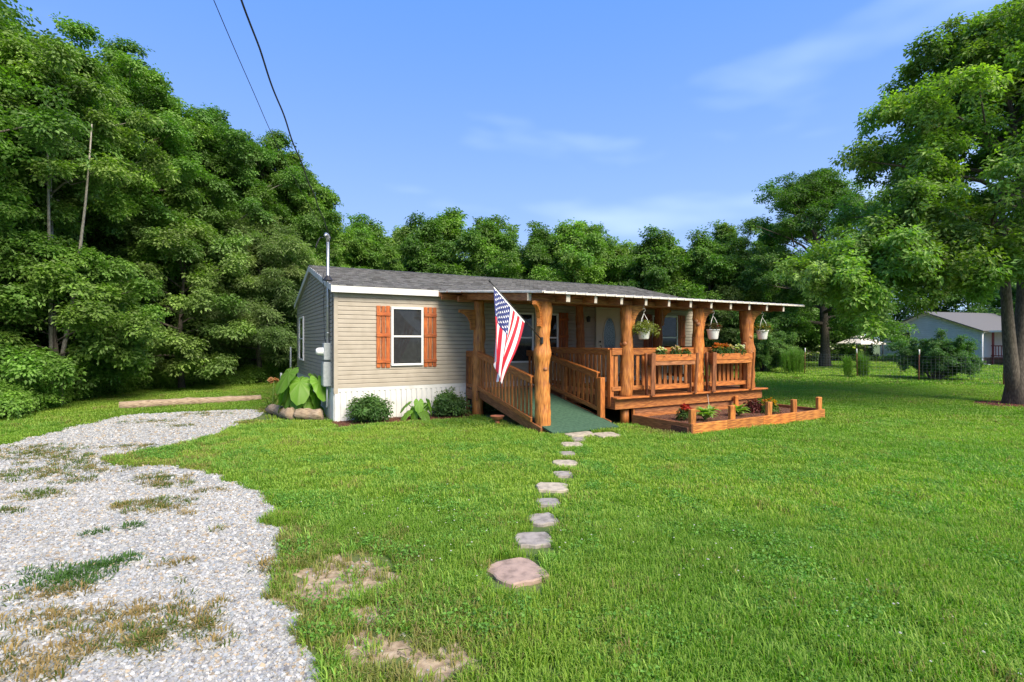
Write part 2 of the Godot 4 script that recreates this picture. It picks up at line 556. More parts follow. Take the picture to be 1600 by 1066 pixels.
func make_sky():
	var env := Environment.new()
	env.background_mode = Environment.BG_SKY
	env.tonemap_mode = Environment.TONE_MAPPER_LINEAR
	env.tonemap_exposure = 2.95
	env.sdfgi_enabled = true
	env.ssao_enabled = true
	env.ssil_enabled = true
	var sm := ProceduralSkyMaterial.new()
	sm.sky_top_color = Color(0.215, 0.375, 0.645)
	sm.sky_horizon_color = Color(0.51, 0.585, 0.665)
	sm.sky_curve = 0.22
	sm.ground_bottom_color = Color(0.20, 0.24, 0.14)
	sm.ground_horizon_color = Color(0.55, 0.65, 0.62)
	sm.sun_angle_max = 1.0
	# thin streaks of high cloud
	var w = 1024; var h = 512
	var im := Image.create(w, h, false, Image.FORMAT_RGBA8)
	var n1 = noise(2.2, 71, 5); var n2 = noise(1.1, 72, 3)
	for y in h / 2:
		var el = (0.5 - (y + .5) / h) * PI
		for x in w:
			var az = (x + .5) / w * TAU
			var d = Vector3(cos(az) * cos(el), sin(el), sin(az) * cos(el))
			var v = n1.get_noise_3d(cos(az) * .55, el * 2.6 + sin(az * 2.0) * .12, sin(az) * .55) * .75 + n2.get_noise_3d(cos(az) * .6, el * 1.1 + 9.0, sin(az) * .6) * .8
			var a = clampf((v - .14) * 1.1, 0.0, .34) * smoothstep(0.02, .2, d.y) * (1.0 - .6 * smoothstep(.7, 1.2, el))
			im.set_pixel(x, y, Color(1, 1, 1, a))
	sm.sky_cover = ImageTexture.create_from_image(im)
	sm.sky_cover_modulate = Color(.5, .5, .5, 1)
	var sky := Sky.new()
	sky.sky_material = sm
	env.sky = sky
	var we := WorldEnvironment.new()
	we.name = "environment"
	we.environment = env
	add_child(we)

# ---------------------------------------------------------------- ground
var gravel_poly := PackedVector2Array()
var soil_spots = [[-1.36, 4.2, .42, .46], [-0.86, 3.22, .22, .2], [-0.45, 3.06, .24, .16], [-1.0, 3.6, .16, .14]]
func sheet(poly: PackedVector2Array, y) -> ArrayMesh:
	var st = stool(false)
	var idx = Geometry2D.triangulate_polygon(poly)
	for k in range(0, idx.size(), 3):
		var q = [poly[idx[k]], poly[idx[k + 1]], poly[idx[k + 2]]]
		if (q[1] - q[0]).cross(q[2] - q[0]) > 0:
			q.reverse()
		for p in q:
			st.add_vertex(Vector3(p.x, y, -p.y))
	return done(st)

func ragged(pts: Array, step, amp, sd) -> PackedVector2Array:
	var out := PackedVector2Array()
	var nz = noise(.9, sd, 3)
	for i in pts.size():
		var a = pts[i]; var b = pts[(i + 1) % pts.size()]
		var m = max(1, int(a.distance_to(b) / step))
		for k in m:
			var p = a.lerp(b, float(k) / m)
			out.append(p + Vector2(nz.get_noise_2d(p.x * 2, p.y * 2), nz.get_noise_2d(p.x * 2 + 50, p.y * 2)) * amp)
	return out

func make_ground():
	var pl := PlaneMesh.new()
	pl.size = Vector2(700, 700)
	structure("ground", pl, mats.ground)
	var g = []
	for p in [[-16.5, 2.0], [-12.6, 6.0], [-9.9, 8.6], [-9.3, 9.6], [-9.65, 10.6], [-9.95, 12.6], [-9.85, 13.3], [-8.65, 14.0], [-7.1, 14.4], [-6.5, 13.4], [-6.35, 12.2], [-5.95, 10.4], [-6.2, 9.3], [-6.7, 8.5], [-6.2, 8.05], [-5.4, 7.8], [-4.8, 7.75], [-4.08, 7.3], [-3.24, 6.52], [-2.69, 5.85], [-2.37, 5.2], [-1.95, 4.45], [-1.98, 4.12], [-1.5, 3.62], [-1.05, 2.9], [-.8, 2.3], [-.7, 1.0], [-6, -1.0], [-16, -1.0]]:
		g.append(Vector2(p[0], p[1]))
	gravel_poly = ragged(g, .25, .22, 5)
	structure("gravel_driveway", sheet(gravel_poly, .006), mats.gravel)
	var nz = noise(1.0, 8, 3)
	for s in soil_spots:
		var pts = PackedVector2Array()
		for k in 40:
			var a = TAU * k / 40
			var r = 1.0 + .9 * nz.get_noise_2d(cos(a) * 1.6 + s[0] * 9, sin(a) * 1.6)
			pts.append(Vector2(s[0] + cos(a) * s[2] * r, s[1] + sin(a) * s[3] * r))
		structure("dirt_patch", sheet(pts, .004), mats.soil)
	# bark mulch along the skirting and round the big tree
	var m = PackedVector2Array()
	for q in [[-.1, .05], [3.35, .05], [3.35, .95], [2.6, 1.0], [1.6, .95], [.7, .8], [.1, .62], [-.12, .4]]:
		var w = HT * Vector3(q[0], 0, q[1])
		m.append(Vector2(w.x, -w.z))
	var arr = []
	for p in m:
		arr.append(p)
	structure("mulch_strip", sheet(ragged(arr, .2, .08, 3), .012), mats.mulch)
	var c = []
	for k in 24:
		c.append(Vector2(15.4 + cos(TAU * k / 24) * 1.55, 15.35 + sin(TAU * k / 24) * 1.15))
	structure("mulch_ring", sheet(ragged(c, .2, .25, 4), .012), mats.mulch)

# ---------------------------------------------------------------- house
const WALL_L = 12.48
const WALL_D = 7.55
const SID0 = .80
const COURSE = .1034
func siding_course(x0, x1, y0, y1, x0t, x1t) -> ArrayMesh:
	var st = stool(false)
	var pr = .027
	var ym = lerp(y0, y1, .72)
	var xa = lerp(x0, x0t, .72); var xb = lerp(x1, x1t, .72)
	# lower flat face, upper sloped lap and the shadow step below
	for q in [[Vector3(x0, y0, pr), Vector3(x1, y0, pr), Vector3(xb, ym, pr - .003), Vector3(xa, ym, pr - .003)],
			[Vector3(xa, ym, pr - .003), Vector3(xb, ym, pr - .003), Vector3(x1t, y1, .003), Vector3(x0t, y1, .003)],
			[Vector3(x0, y0, .002), Vector3(x1, y0, .002), Vector3(x1, y0, pr), Vector3(x0, y0, pr)]]:
		for k in [0, 2, 1, 0, 3, 2]:
			st.add_vertex(q[k])
	return done(st)

func window(parent, x0, x1, y0, y1, xf: Transform3D, called = "window"):
	var w = Node3D.new()
	w.name = called
	parent.add_child(w, true)
	w.transform = xf.translated_local(Vector3(0, 0, .018))
	var t = .055; var z0 = .012; var z1 = .062
	for b in [[x0, x1, y1 - t, y1], [x0, x1, y0, y0 + t]]:
		board("frame", b[0], b[1], b[2], b[3], z0, z1, mats.vinyl, w, .006)
	for b in [[x0, x0 + t], [x1 - t, x1]]:
		board("frame", b[0], b[1], y0 + t, y1 - t, z0, z1 - .003, mats.vinyl, w, .006)
	var ym = (y0 + y1) * .5
	board("meeting_rail", x0 + t, x1 - t, ym - .022, ym + .022, z0, z1 - .008, mats.vinyl, w, .004)
	for s in [[y0 + t, ym - .022], [ym + .022, y1 - t]]:
		board("blind", x0 + t, x1 - t, s[0], s[1], .016, .022, mats.blind, w, .001)
		board("pane", x0 + t, x1 - t, s[0], s[1], .034, .038, mats.glass, w, .0005)

func shutter(parent, x0, x1, y0, y1, k0):
	var s = Node3D.new()
	s.name = "shutter"
	parent.add_child(s, true)
	s.position.z = .012
	var n = 3
	var gap = .020
	var bw = (x1 - x0 - gap * (n - 1)) / n
	for i in n:
		var a = x0 + i * (bw + gap)
		board("board", a, a + bw, y0 + rr(-.006, .006), y1 + rr(-.006, .006), .018, .040, wood(1, k0 + i, "red"), s, .003)
	for f in [.075, .50, .84]:
		var y = lerp(y0, y1, f)
		board("batten", x0 - .002, x1 + .002, y, y + .085, .040, .062, wood(0, k0 + 2, "red"), s, .003)

func make_house():
	rng.seed = 5
	var h = thing("house", "single-storey house with beige lap siding, white skirting and grey shingle roof", "house", HT)
	# solid core behind the cladding
	var core := PrismMesh.new()
	var wall = board("wall_core", .01, WALL_L - .01, .02, 3.08, -WALL_D + .01, -.004, mats.beige, h, .002)
	core.size = Vector3(WALL_D - .02, .90, WALL_L - .02)
	obj("gable_core", core, mats.beige, h, Transform3D(Basis(Vector3.UP, PI / 2), Vector3(WALL_L * .5, 3.08 + .45, -WALL_D * .5)))
	var fw = Node3D.new(); fw.name = "front_wall"; h.add_child(fw)
	var n = 22
	for i in n:
		obj("siding_plank", siding_course(.08, WALL_L - .08, SID0 + i * COURSE, SID0 + (i + 1) * COURSE, .08, WALL_L - .08), mats.beige, fw)
	# gable wall: planks in its own frame, x along depth, z outwards (-x of the house)
	var sw = Node3D.new(); sw.name = "gable_wall"; h.add_child(sw)
	sw.transform = Transform3D(Basis(Vector3(0, 0, 1), Vector3.UP, Vector3(-1, 0, 0)), Vector3(0, 0, -WALL_D))
	for i in 31:
		var y0 = SID0 + i * COURSE; var y1 = y0 + COURSE
		var f = func(y): return clampf((y - 3.10) / .235, 0.0, WALL_D * .5 - .02)
		var a0 = max(.08, f.call(y0)); var a1 = max(.08, f.call(y1))
		if y0 > 3.95:
			break
		obj("siding_plank", siding_course(a0, WALL_D - a0, y0, y1, a1, WALL_D - a1), mats.beige, sw)
	window(sw, WALL_D - 6.5, WALL_D - 5.35, 1.27, 2.73, at(Vector3.ZERO))
	# corner posts
	for c in [[-.012, .085, -.085, .024], [WALL_L - .085, WALL_L + .02, -.085, .024], [-.012, .085, -WALL_D - .02, -WALL_D + .085]]:
		board("corner_trim", c[0], c[1], .66, 3.09, c[2], c[3], mats.beige, h, .006)
	# skirting: ribbed white panels under a white band
	board("skirting_band", -.010, WALL_L, .70, SID0, -.02, .020, mats.white, h, .004)
	board("skirting_band", -.020, .010, .70, SID0 - .002, -WALL_D, -.02, mats.white, h, .004)
	for i in 31:
		var x = i * .4025
		var p = Node3D.new(); p.name = "skirting_panel"; h.add_child(p, true)
		board("sheet", x + .001, x + .4005, 0, .70, -.02, .002, mats.white, p, .001)
		for k in 3:
			board("rib", x + .01 + k * .134, x + .105 + k * .134, 0, .70, .0, .022, mats.white, p, .007)
	for i in 19:
		var z = -.02 - i * .396
		var p = Node3D.new(); p.name = "skirting_panel"; h.add_child(p, true)
		board("sheet", -.002, .02, 0, .70, z - .394, z, mats.white, p, .001)
		for k in 3:
			board("rib", -.016, 0, 0, .70, z - .105 - k * .132, z - .01 - k * .132, mats.white, p, .004)
	# roof
	var ry = 4.17; var ey = 3.235; var ez = .17; var rz = -WALL_D * .5
	var rx0 = -.10; var rx1 = WALL_L + .14
	for s in [1, -1]:
		var za = ez if s == 1 else -WALL_D - ez
		var a = Vector3((rx0 + rx1) * .5, ey - .03, za); var b = Vector3((rx0 + rx1) * .5, ry - .03, rz)
		bar("roof_deck", a, b, rx1 - rx0, .035, mats.white, h, .003)
		var st = stool(false)
		var ns = 28; var nt = 76
		for i in ns:
			for k in nt:
				var t0 = float(i) / ns; var t1 = float(i + 1.12) / ns
				var x0 = lerp(rx0, rx1, (k + (.5 if i % 2 else .0) * 1.0 + rr(-.06, .06)) / nt); var x1 = lerp(rx0, rx1, (k + .98 + (.5 if i % 2 else .0)) / nt)
				x0 = clampf(x0, rx0, rx1); x1 = clampf(x1, rx0, rx1)
				if x1 - x0 < .01: continue
				var g = rr(.055, .135)
				st.set_color(Color(g * .98, g, g * 1.06))
				var lift = .020 + rr(0, .006)
				var p0 = Vector3(0, lerp(ey, ry, t0) + lift, lerp(za + s * .02, rz, t0)); var p1 = Vector3(0, lerp(ey, ry, t1) + .006, lerp(za + s * .02, rz, t1))
				if t1 > 1.0: p1 = Vector3(0, ry + .006, rz)
				var A = p0 + Vector3(x0, 0, 0); var B = p0 + Vector3(x1, 0, 0); var C = p1 + Vector3(x1, 0, 0); var D = p1 + Vector3(x0, 0, 0)
				var E = A - Vector3(0, lift + .012, 0); var F = B - Vector3(0, lift + .012, 0)
				for q in [[A, C, B], [A, D, C], [E, A, B], [E, B, F], [A, E, D], [B, C, F]]:
					for v in q:
						st.add_vertex(v)
		var sh = obj("shingles", done(st), mats.shingle, h)
		sh.set_meta("kind", "stuff")
		# rake board on the gable
		var ra = Vector3(rx0 + .012, ey - .075, za + s * .005); var rb = Vector3(rx0 + .012, ry - .075, rz)
		bar("rake_board", ra, rb, .028, .15, mats.white, h, .004)
		bar("soffit", Vector3(rx0 + .075, ey - .10, za), Vector3(rx0 + .075, ry - .10, rz), .10, .02, mats.white, h, .002)
	board("fascia", rx0, 2.55, 3.065, 3.225, ez - .005, ez + .018, mats.white, h, .004)
	board("fascia", 2.552, rx1, 3.065, 3.20, ez - .005, ez + .014, wood(0, 1, "dark"), h, .004)
	board("soffit", rx0 + .02, rx1, 3.08, 3.095, -.02, ez - .007, mats.white, h, .002)
	var cap = stool(false)
	for k in 42:
		var x0 = lerp(rx0, rx1, k / 42.0); var x1 = lerp(rx0, rx1, (k + 1.15) / 42.0)
		var g = rr(.06, .12)
		cap.set_color(Color(g, g, g * 1.05))
		for s in [1, -1]:
			var q = [Vector3(x0, ry + .034, rz), Vector3(x1, ry + .024, rz), Vector3(x1, ry - .008, rz + s * .13), Vector3(x0, ry + .002, rz + s * .13)]
			for i in ([0, 1, 2, 0, 2, 3] if s == -1 else [0, 2, 1, 0, 3, 2]):
				cap.add_vertex(q[i])
	obj("ridge_cap", done(cap), mats.shingle, h).set_meta("kind", "stuff")
	# windows and shutters on the front
	window(h, 1.35, 2.18, 1.30, 2.77, at(Vector3.ZERO))
	shutter(h, .99, 1.325, 1.26, 2.79, 0)
	shutter(h, 2.205, 2.54, 1.26, 2.79, 2)
	window(h, 4.68, 5.48, 1.30, 2.73, at(Vector3.ZERO))
	window(h, 5.54, 6.33, 1.30, 2.73, at(Vector3.ZERO))
	shutter(h, 4.33, 4.66, 1.27, 2.76, 1)
	shutter(h, 6.355, 6.69, 1.27, 2.76, 3)
	window(h, 10.05, 11.2, 1.30, 2.77, at(Vector3.ZERO))
	shutter(h, 9.69, 10.03, 1.27, 2.80, 2)
	shutter(h, 11.23, 11.57, 1.27, 2.80, 4)
	# front door with an oval light
	var d = Node3D.new(); d.name = "front_door"; h.add_child(d); d.position.z = .02
	board("jamb", 7.71, 7.80, .84, 2.98, .012, .07, mats.door, d, .006)
	board("jamb", 8.67, 8.76, .84, 2.98, .012, .07, mats.door, d, .006)
	board("head_jamb", 7.80, 8.67, 2.90, 2.98, .012, .068, mats.door, d, .006)
	board("door_leaf", 7.805, 8.665, .86, 2.895, .010, .045, mats.door, d, .004)
	var ov = PackedVector2Array()
	for k in 32:
		ov.append(Vector2(cos(TAU * k / 32) * .235, sin(TAU * k / 32) * .62))
	obj("oval_glass", prism(ov, .012), mats.frosted, d, at(Vector3(8.235, 2.02, .050)))
	var rp = []; var rrs = []
	for k in 33:
		rp.append(Vector3(8.235 + cos(TAU * k / 32) * .25, 2.02 + sin(TAU * k / 32) * .635, .052)); rrs.append(.022)
	obj("oval_frame", tube(rp, rrs, 6), mats.door, d)
	obj("handle", tube([Vector3(7.87, 1.78, .048), Vector3(7.87, 1.78, .10), Vector3(7.87, 1.70, .11), Vector3(7.87, 1.60, .10), Vector3(7.87, 1.58, .048)], [.012, .012, .011, .012, .012], 6), mats.black, d)
	obj("deadbolt", tube([Vector3(7.87, 1.90, .045), Vector3(7.87, 1.90, .07)], [.03, .028], 10), mats.black, d)
	# lamp by the door
	var l = Node3D.new(); l.name = "wall_lamp"; h.add_child(l); l.position.z = .02
	board("backplate", 7.30, 7.46, 2.50, 2.70, .012, .035, mats.door, l, .006)
	obj("lantern", lathe([Vector2(.001, -.09), Vector2(.05, -.08), Vector2(.062, .04), Vector2(.075, .05), Vector2(.02, .10), Vector2(.001, .11)], 8, false), mats.blind, l, at(Vector3(7.38, 2.58, .11)))
	bar("arm", Vector3(7.38, 2.66, .03), Vector3(7.38, 2.67, .11), .015, .015, mats.black, l, .002)

# ---------------------------------------------------------------- porch
func log_post(parent, x, z, y0, y1, r, sd, k, knots = []):
	var g := RandomNumberGenerator.new(); g.seed = sd
	var nz = noise(.045, sd, 3)
	var pts = []; var rad = []
	var n = 40
	var ph = g.randf() * TAU
	for i in n + 1:
		var t = float(i) / n
		var y = lerp(y0, y1, t)
		pts.append(Vector3(x + sin(t * 5.0 + ph) * .018, y, z + cos(t * 4.2 + ph) * .018))
		var q = r * (1.07 - .12 * t) * (1.0 + .018 * sin(t * 19.0 + ph))
		for kn in knots:
			q += kn[1] * exp(-pow((y - kn[0]) / kn[2], 2.0))
		rad.append(q)
	var m = tube(pts, rad, 22, true, .27, nz)
	var p = obj("post", m, wood(1, k, "log"), parent)
	for i in 9:   # sawn-off branch stubs
		var a = g.randf() * TAU; var y = lerp(y0 + .2, y1 - .3, g.randf())
		var d = Vector3(cos(a), .15, sin(a)).normalized()
		var c = Vector3(x, y, z)
		obj("knot", tube([c + d * r * .7, c + d * r * 1.0, c + d * (r * 1.10)], [.065, .048, .024], 8), wood(1, k + 1, "dark"), p)
	return p

func bracket(parent, p: Vector3, side: Vector3, k):
	var o = PackedVector2Array([Vector2(0, 0), Vector2(.44, 0), Vector2(.44, -.075), Vector2(.37, -.085), Vector2(.27, -.13), Vector2(.18, -.22), Vector2(.125, -.34), Vector2(.12, -.50), Vector2(.07, -.52), Vector2(.0, -.50)])
	var z = side.cross(Vector3.UP)
	obj("bracket", prism(o, .075), wood(0, k, "log"), parent, Transform3D(Basis(side, Vector3.UP, z), p))

func railing(parent, a: Vector3, b: Vector3, hgt, gap, pitch, out: Vector3, fam, bw = .098, called = "railing"):
	# a, b: foot line of the balusters; rails follow it
	var rl = Node3D.new(); rl.name = called; parent.add_child(rl, true)
	var d = b - a
	var flat = Vector3(d.x, 0, d.z)
	var axis = 0 if abs(d.x) > abs(d.z) else 2
	bar("top_rail", a + Vector3.UP * (hgt - .06) + out * .035, b + Vector3.UP * (hgt - .06) + out * .035, .038, .12, wood(2, 1, fam), rl)
	bar("cap_rail", a + Vector3.UP * (hgt + .020) + out * .01, b + Vector3.UP * (hgt + .020) + out * .01, .10, .032, wood(2, 2, fam), rl)
	bar("bottom_rail", a + Vector3.UP * (gap + .05) + out * .035, b + Vector3.UP * (gap + .05) + out * .035, .036, .095, wood(2, 3, fam), rl)
	var n = int(flat.length() / pitch)
	for i in n:
		var c = a.lerp(b, (i + .5) / n)
		var s = Vector3(bw if axis == 0 else .026, hgt - gap - .03, .026 if axis == 0 else bw)
		obj("baluster", cbox(s, .003), wood(1, rng.randi() % 5, fam), rl, at(c + Vector3.UP * (gap + hgt - .035) * .5 + Vector3(0, rr(-.008, .004), 0)))
	return rl

func make_porch():
	rng.seed = 17
	var p = thing("porch", "covered front porch of orange-stained timber with log posts and metal roof", "porch", HT)
	var deck = .65
	# log posts: outer row on the ground or deck edge, inner row by the wall
	log_post(p, 3.62, 3.52, -.05, 2.74, .150, 1, 0, [[1.66, .040, .13], [.35, .012, .2], [2.55, .03, .16]])
	log_post(p, 5.86, 3.56, deck - .01, 2.74, .135, 2, 1)
	log_post(p, 8.20, 3.56, deck - .01, 2.74, .140, 3, 2)
	log_post(p, 10.10, 3.56, deck - .01, 2.74, .165, 4, 4, [[1.6, .02, .4]])
	log_post(p, 3.48, .62, -.05, 2.96, .135, 5, 3, [[1.5, .025, .2], [2.0, .015, .2]])
	log_post(p, 6.80, .5, deck - .01, 3.0, .115, 6, 4)
	log_post(p, 9.86, .5, deck - .01, 3.0, .125, 7, 4, [[1.9, .02, .2]])
	for f in [[5.86, 3.5], [8.2, 3.5], [10.1, 3.5], [6.8, .5], [9.86, .5]]:
		obj("footing_post", tube([Vector3(f[0], -.05, f[1]), Vector3(f[0], .36, f[1])], [.105, .10], 14), wood(1, 4, "log"), p)
	# beams and rafters
	bar("beam", Vector3(3.30, 2.785, 3.52), Vector3(11.15, 2.785, 3.52), .12, .11, wood(2, 0, "dark"), p, .01)
	bar("beam", Vector3(2.95, 3.00, .5), Vector3(11.15, 3.00, .5), .12, .14, wood(2, 0, "dark"), p, .01)
	bar("ledger", Vector3(2.60, 3.06, .215), Vector3(11.5, 3.06, .215), .04, .14, wood(2, 2, "dark"), p)
	var yr = func(z): return 3.195 - (z - .2) * .0775
	for i in 12:
		var x = 3.225 + i * .71
		var z1 = 3.99 if i > 0 else 3.62
		var z0 = .24
		var w = .072 if i > 1 else .10
		var r = bar("rafter", Vector3(x, yr.call(z0) - .105, z0), Vector3(x, yr.call(z1) - .105, z1), w, .15, wood(2, i, "dark"), p)
		bar("end_grain", Vector3(0, 0, (z1 - z0) * .5 * 1.003 - .001), Vector3(0, 0, (z1 - z0) * .5 * 1.003 + .006), w - .004, .146, mats.endgrain, r, .001)
	for i in 6:
		var z = .55 + i * .65
		bar("purlin", Vector3(lerp(2.62, 3.3, i / 5.5), yr.call(z) - .014, z), Vector3(11.75, yr.call(z) - .014, z), .085, .024, wood(2, i, "dark"), p)
	# ribbed metal sheets
	var edge = func(z): return 2.58 + (z - .15) * .176
	for i in 12:
		var sx0 = max(2.58, 2.58 + i * .78); var sx1 = min(11.86, sx0 + .78)
		if sx1 - sx0 < .05: continue
		var st = stool(false)
		var prof = []
		var m = 3
		for k in m:
			var q = (sx1 - sx0) / m
			var b = sx0 + k * q
			prof.append_array([Vector2(b, 0), Vector2(b + q * .80, 0), Vector2(b + q * .86, .022), Vector2(b + q * .94, .022)])
		prof.append(Vector2(sx1, 0))
		for k in prof.size() - 1:
			for th in [0.0, -.010]:
				var q = []
				for e in [[prof[k], .15], [prof[k + 1], .15], [prof[k + 1], 4.05], [prof[k], 4.05]]:
					var xx = max(e[0].x, edge.call(e[1]))
					q.append(Vector3(xx, yr.call(e[1]) + e[0].y + th + .012, e[1]))
				for j in [0, 1, 2, 0, 2, 3]:
					st.add_vertex(q[j])
			var a = prof[k]; var b2 = prof[k + 1]
			var zf = 4.05; var yf = yr.call(zf) + .012
			var xa = max(a.x, edge.call(zf)); var xb = max(b2.x, edge.call(zf))
			var q2 = [Vector3(xa, yf + a.y, zf), Vector3(xb, yf + b2.y, zf), Vector3(xb, yf + b2.y - .010, zf), Vector3(xa, yf + a.y - .010, zf)]
			for j in [0, 1, 2, 0, 2, 3]:
				st.add_vertex(q2[j])
		obj("roof_sheet", done(st), mats.roofmetal, p)
	# drip edge strips along the front and the left side, one per rib bay
	for i in 33:
		var x = 3.30 + i * .26
		if x + .25 > 11.88: break
		board("edge_trim", x, x + .248, yr.call(4.06) - .020, yr.call(4.06) + .016, 4.052, 4.066, mats.roofmetal, p, .002)
	bar("edge_trim", Vector3(2.56, yr.call(.15) + .0, .15), Vector3(3.27, yr.call(4.06) + .0, 4.06), .012, .036, mats.roofmetal, p, .002)
	# brackets
	for x in [5.86, 8.20, 10.10]:
		bracket(p, Vector3(x + .11, 2.73, 3.56), Vector3.RIGHT, int(x))
	bracket(p, Vector3(9.97, 2.93, .5), Vector3.RIGHT, 2)
	bracket(p, Vector3(3.37, 2.72, .62), Vector3.LEFT, 1)
	bracket(p, Vector3(3.62 - .10, 2.73, 3.58), Vector3(-.75, 0, .66).normalized(), 2)
	# deck
	var dk = Node3D.new(); dk.name = "deck"; p.add_child(dk)
	for i in 25:
		var z = .06 + i * .145
		var x0 = 3.36 if z < .75 else 5.42
		board("deck_board", x0, 10.55 + rr(-.01, .01), deck - .036, deck, z, z + .139, wood(0, i, "dark"), dk, .004)
	board("nosing", 5.36, 10.62, deck - .034, deck + .004, 3.69, 3.83, wood(0, 2, "orange"), dk, .008)
	board("rim_joist", 5.42, 10.50, .375, deck - .036, 3.66, 3.70, wood(0, 3, "orange"), dk)
	board("rim_joist", 5.42, 5.46, .375, deck - .038, .75, 3.66, wood(2, 1, "dark"), dk)
	board("rim_joist", 10.50, 10.54, .375, deck - .038, .06, 3.70, wood(2, 1, "dark"), dk)
	board("rim_joist", 3.36, 3.40, .40, deck - .038, .06, .76, wood(2, 1, "dark"), dk)
	for i in 3:
		board("skirt_board", 6.04, 10.44, .02 + i * .115, .13 + i * .115, 3.60 + rr(0, .008), 3.625 + rr(0, .006), wood(0, i + 1, "orange" if i == 0 else "dark"), dk)
		board("skirt_board", 10.44, 10.465, .02 + i * .115, .13 + i * .115, .1, 3.6, wood(2, i + 1, "dark"), dk)
	board("skirt_post", 6.0, 6.045, .0, .375, 3.58, 3.65, wood(1, 1, "orange"), dk)
	# railings: front, left side and right side of the deck
	var fr = .13
	railing(p, Vector3(5.44, deck, 3.52), Vector3(5.74, deck, 3.52), 1.07, fr, .15, Vector3(0, 0, 1), "orange")
	railing(p, Vector3(5.98, deck, 3.52), Vector3(8.08, deck, 3.52), 1.07, fr, .163, Vector3(0, 0, 1), "orange")
	railing(p, Vector3(8.33, deck, 3.52), Vector3(9.96, deck, 3.52), 1.07, fr, .163, Vector3(0, 0, 1), "orange")
	railing(p, Vector3(5.47, deck, 1.1), Vector3(5.47, deck, 3.46), 1.07, fr, .155, Vector3(-1, 0, 0), "orange", .086)
	railing(p, Vector3(10.42, deck, .2), Vector3(10.42, deck, 3.4), 1.07, fr, .163, Vector3(1, 0, 0), "dark")
	board("corner_post", 5.40, 5.50, .42, 1.72, 3.45, 3.55, wood(1, 2, "orange"), p)

func make_ramp():
	rng.seed = 23
	var r = thing("wheelchair_ramp", "wooden access ramp with green turf surface and slatted side rails", "ramp", HT)
	var yr = func(z): return .65 - max(0.0, z - .78) * .178
	var z1 = 4.05
	# the sloping surface
	var st = stool(false)
	var q = [Vector3(3.52, yr.call(.74), .74), Vector3(5.22, yr.call(.74), .74), Vector3(5.22, yr.call(z1), z1), Vector3(3.52, yr.call(z1), z1)]
	for k in [0, 1, 2, 0, 2, 3]:
		st.add_vertex(q[k] + Vector3(0, .012, 0))
	for k in [0, 2, 1, 0, 3, 2]:
		st.add_vertex(q[k] + Vector3(0, -.020, 0))
	for e in [[0, 3], [1, 2], [3, 2]]:
		var a = q[e[0]]; var b = q[e[1]]; var up = Vector3(0, .012, 0); var dn = Vector3(0, -.020, 0)
		for v in [a + up, b + up, b + dn, a + up, b + dn, a + dn]:
			st.add_vertex(v)
	obj("turf_surface", done(st), mats.turf, r)
	for x in [3.45, 5.27]:
		bar("side_board", Vector3(x, yr.call(.72) - .085, .72), Vector3(x, yr.call(3.72) - .085, 3.72), .045, .19, wood(2, 1, "dark"), r)
	# rails
	railing(r, Vector3(3.43, .65, .06), Vector3(3.43, .65, .5), .97, .05, .13, Vector3(-1, 0, 0), "orange", .080, "landing_railing")
	railing(r, Vector3(3.43, yr.call(.76), .76), Vector3(3.43, yr.call(3.42), 3.42), .97, .03, .165, Vector3(-1, 0, 0), "orange", .088)
	railing(r, Vector3(5.27, yr.call(.10), .10), Vector3(5.27, yr.call(.80), .80), .97, .08, .15, Vector3(-1, 0, 0), "orange", .080, "landing_railing")
	railing(r, Vector3(5.27, yr.call(.86), .86), Vector3(5.27, yr.call(3.30), 3.30), .97, .12, .165, Vector3(-1, 0, 0), "orange", .088)
	board("corner_post", 3.38, 3.475, -.02, 1.66, .02, .115, wood(1, 4, "dark"), r)
	board("newel_post", 5.205, 5.335, -.02, 1.09, 3.32, 3.45, wood(1, 2, "orange"), r, .008)
	board("rail_post", 5.23, 5.31, .2, 1.42, 1.86, 1.94, wood(1, 1, "dark"), r)
	board("rail_post", 5.23, 5.31, .2, 1.64, .78, .86, wood(1, 1, "dark"), r)

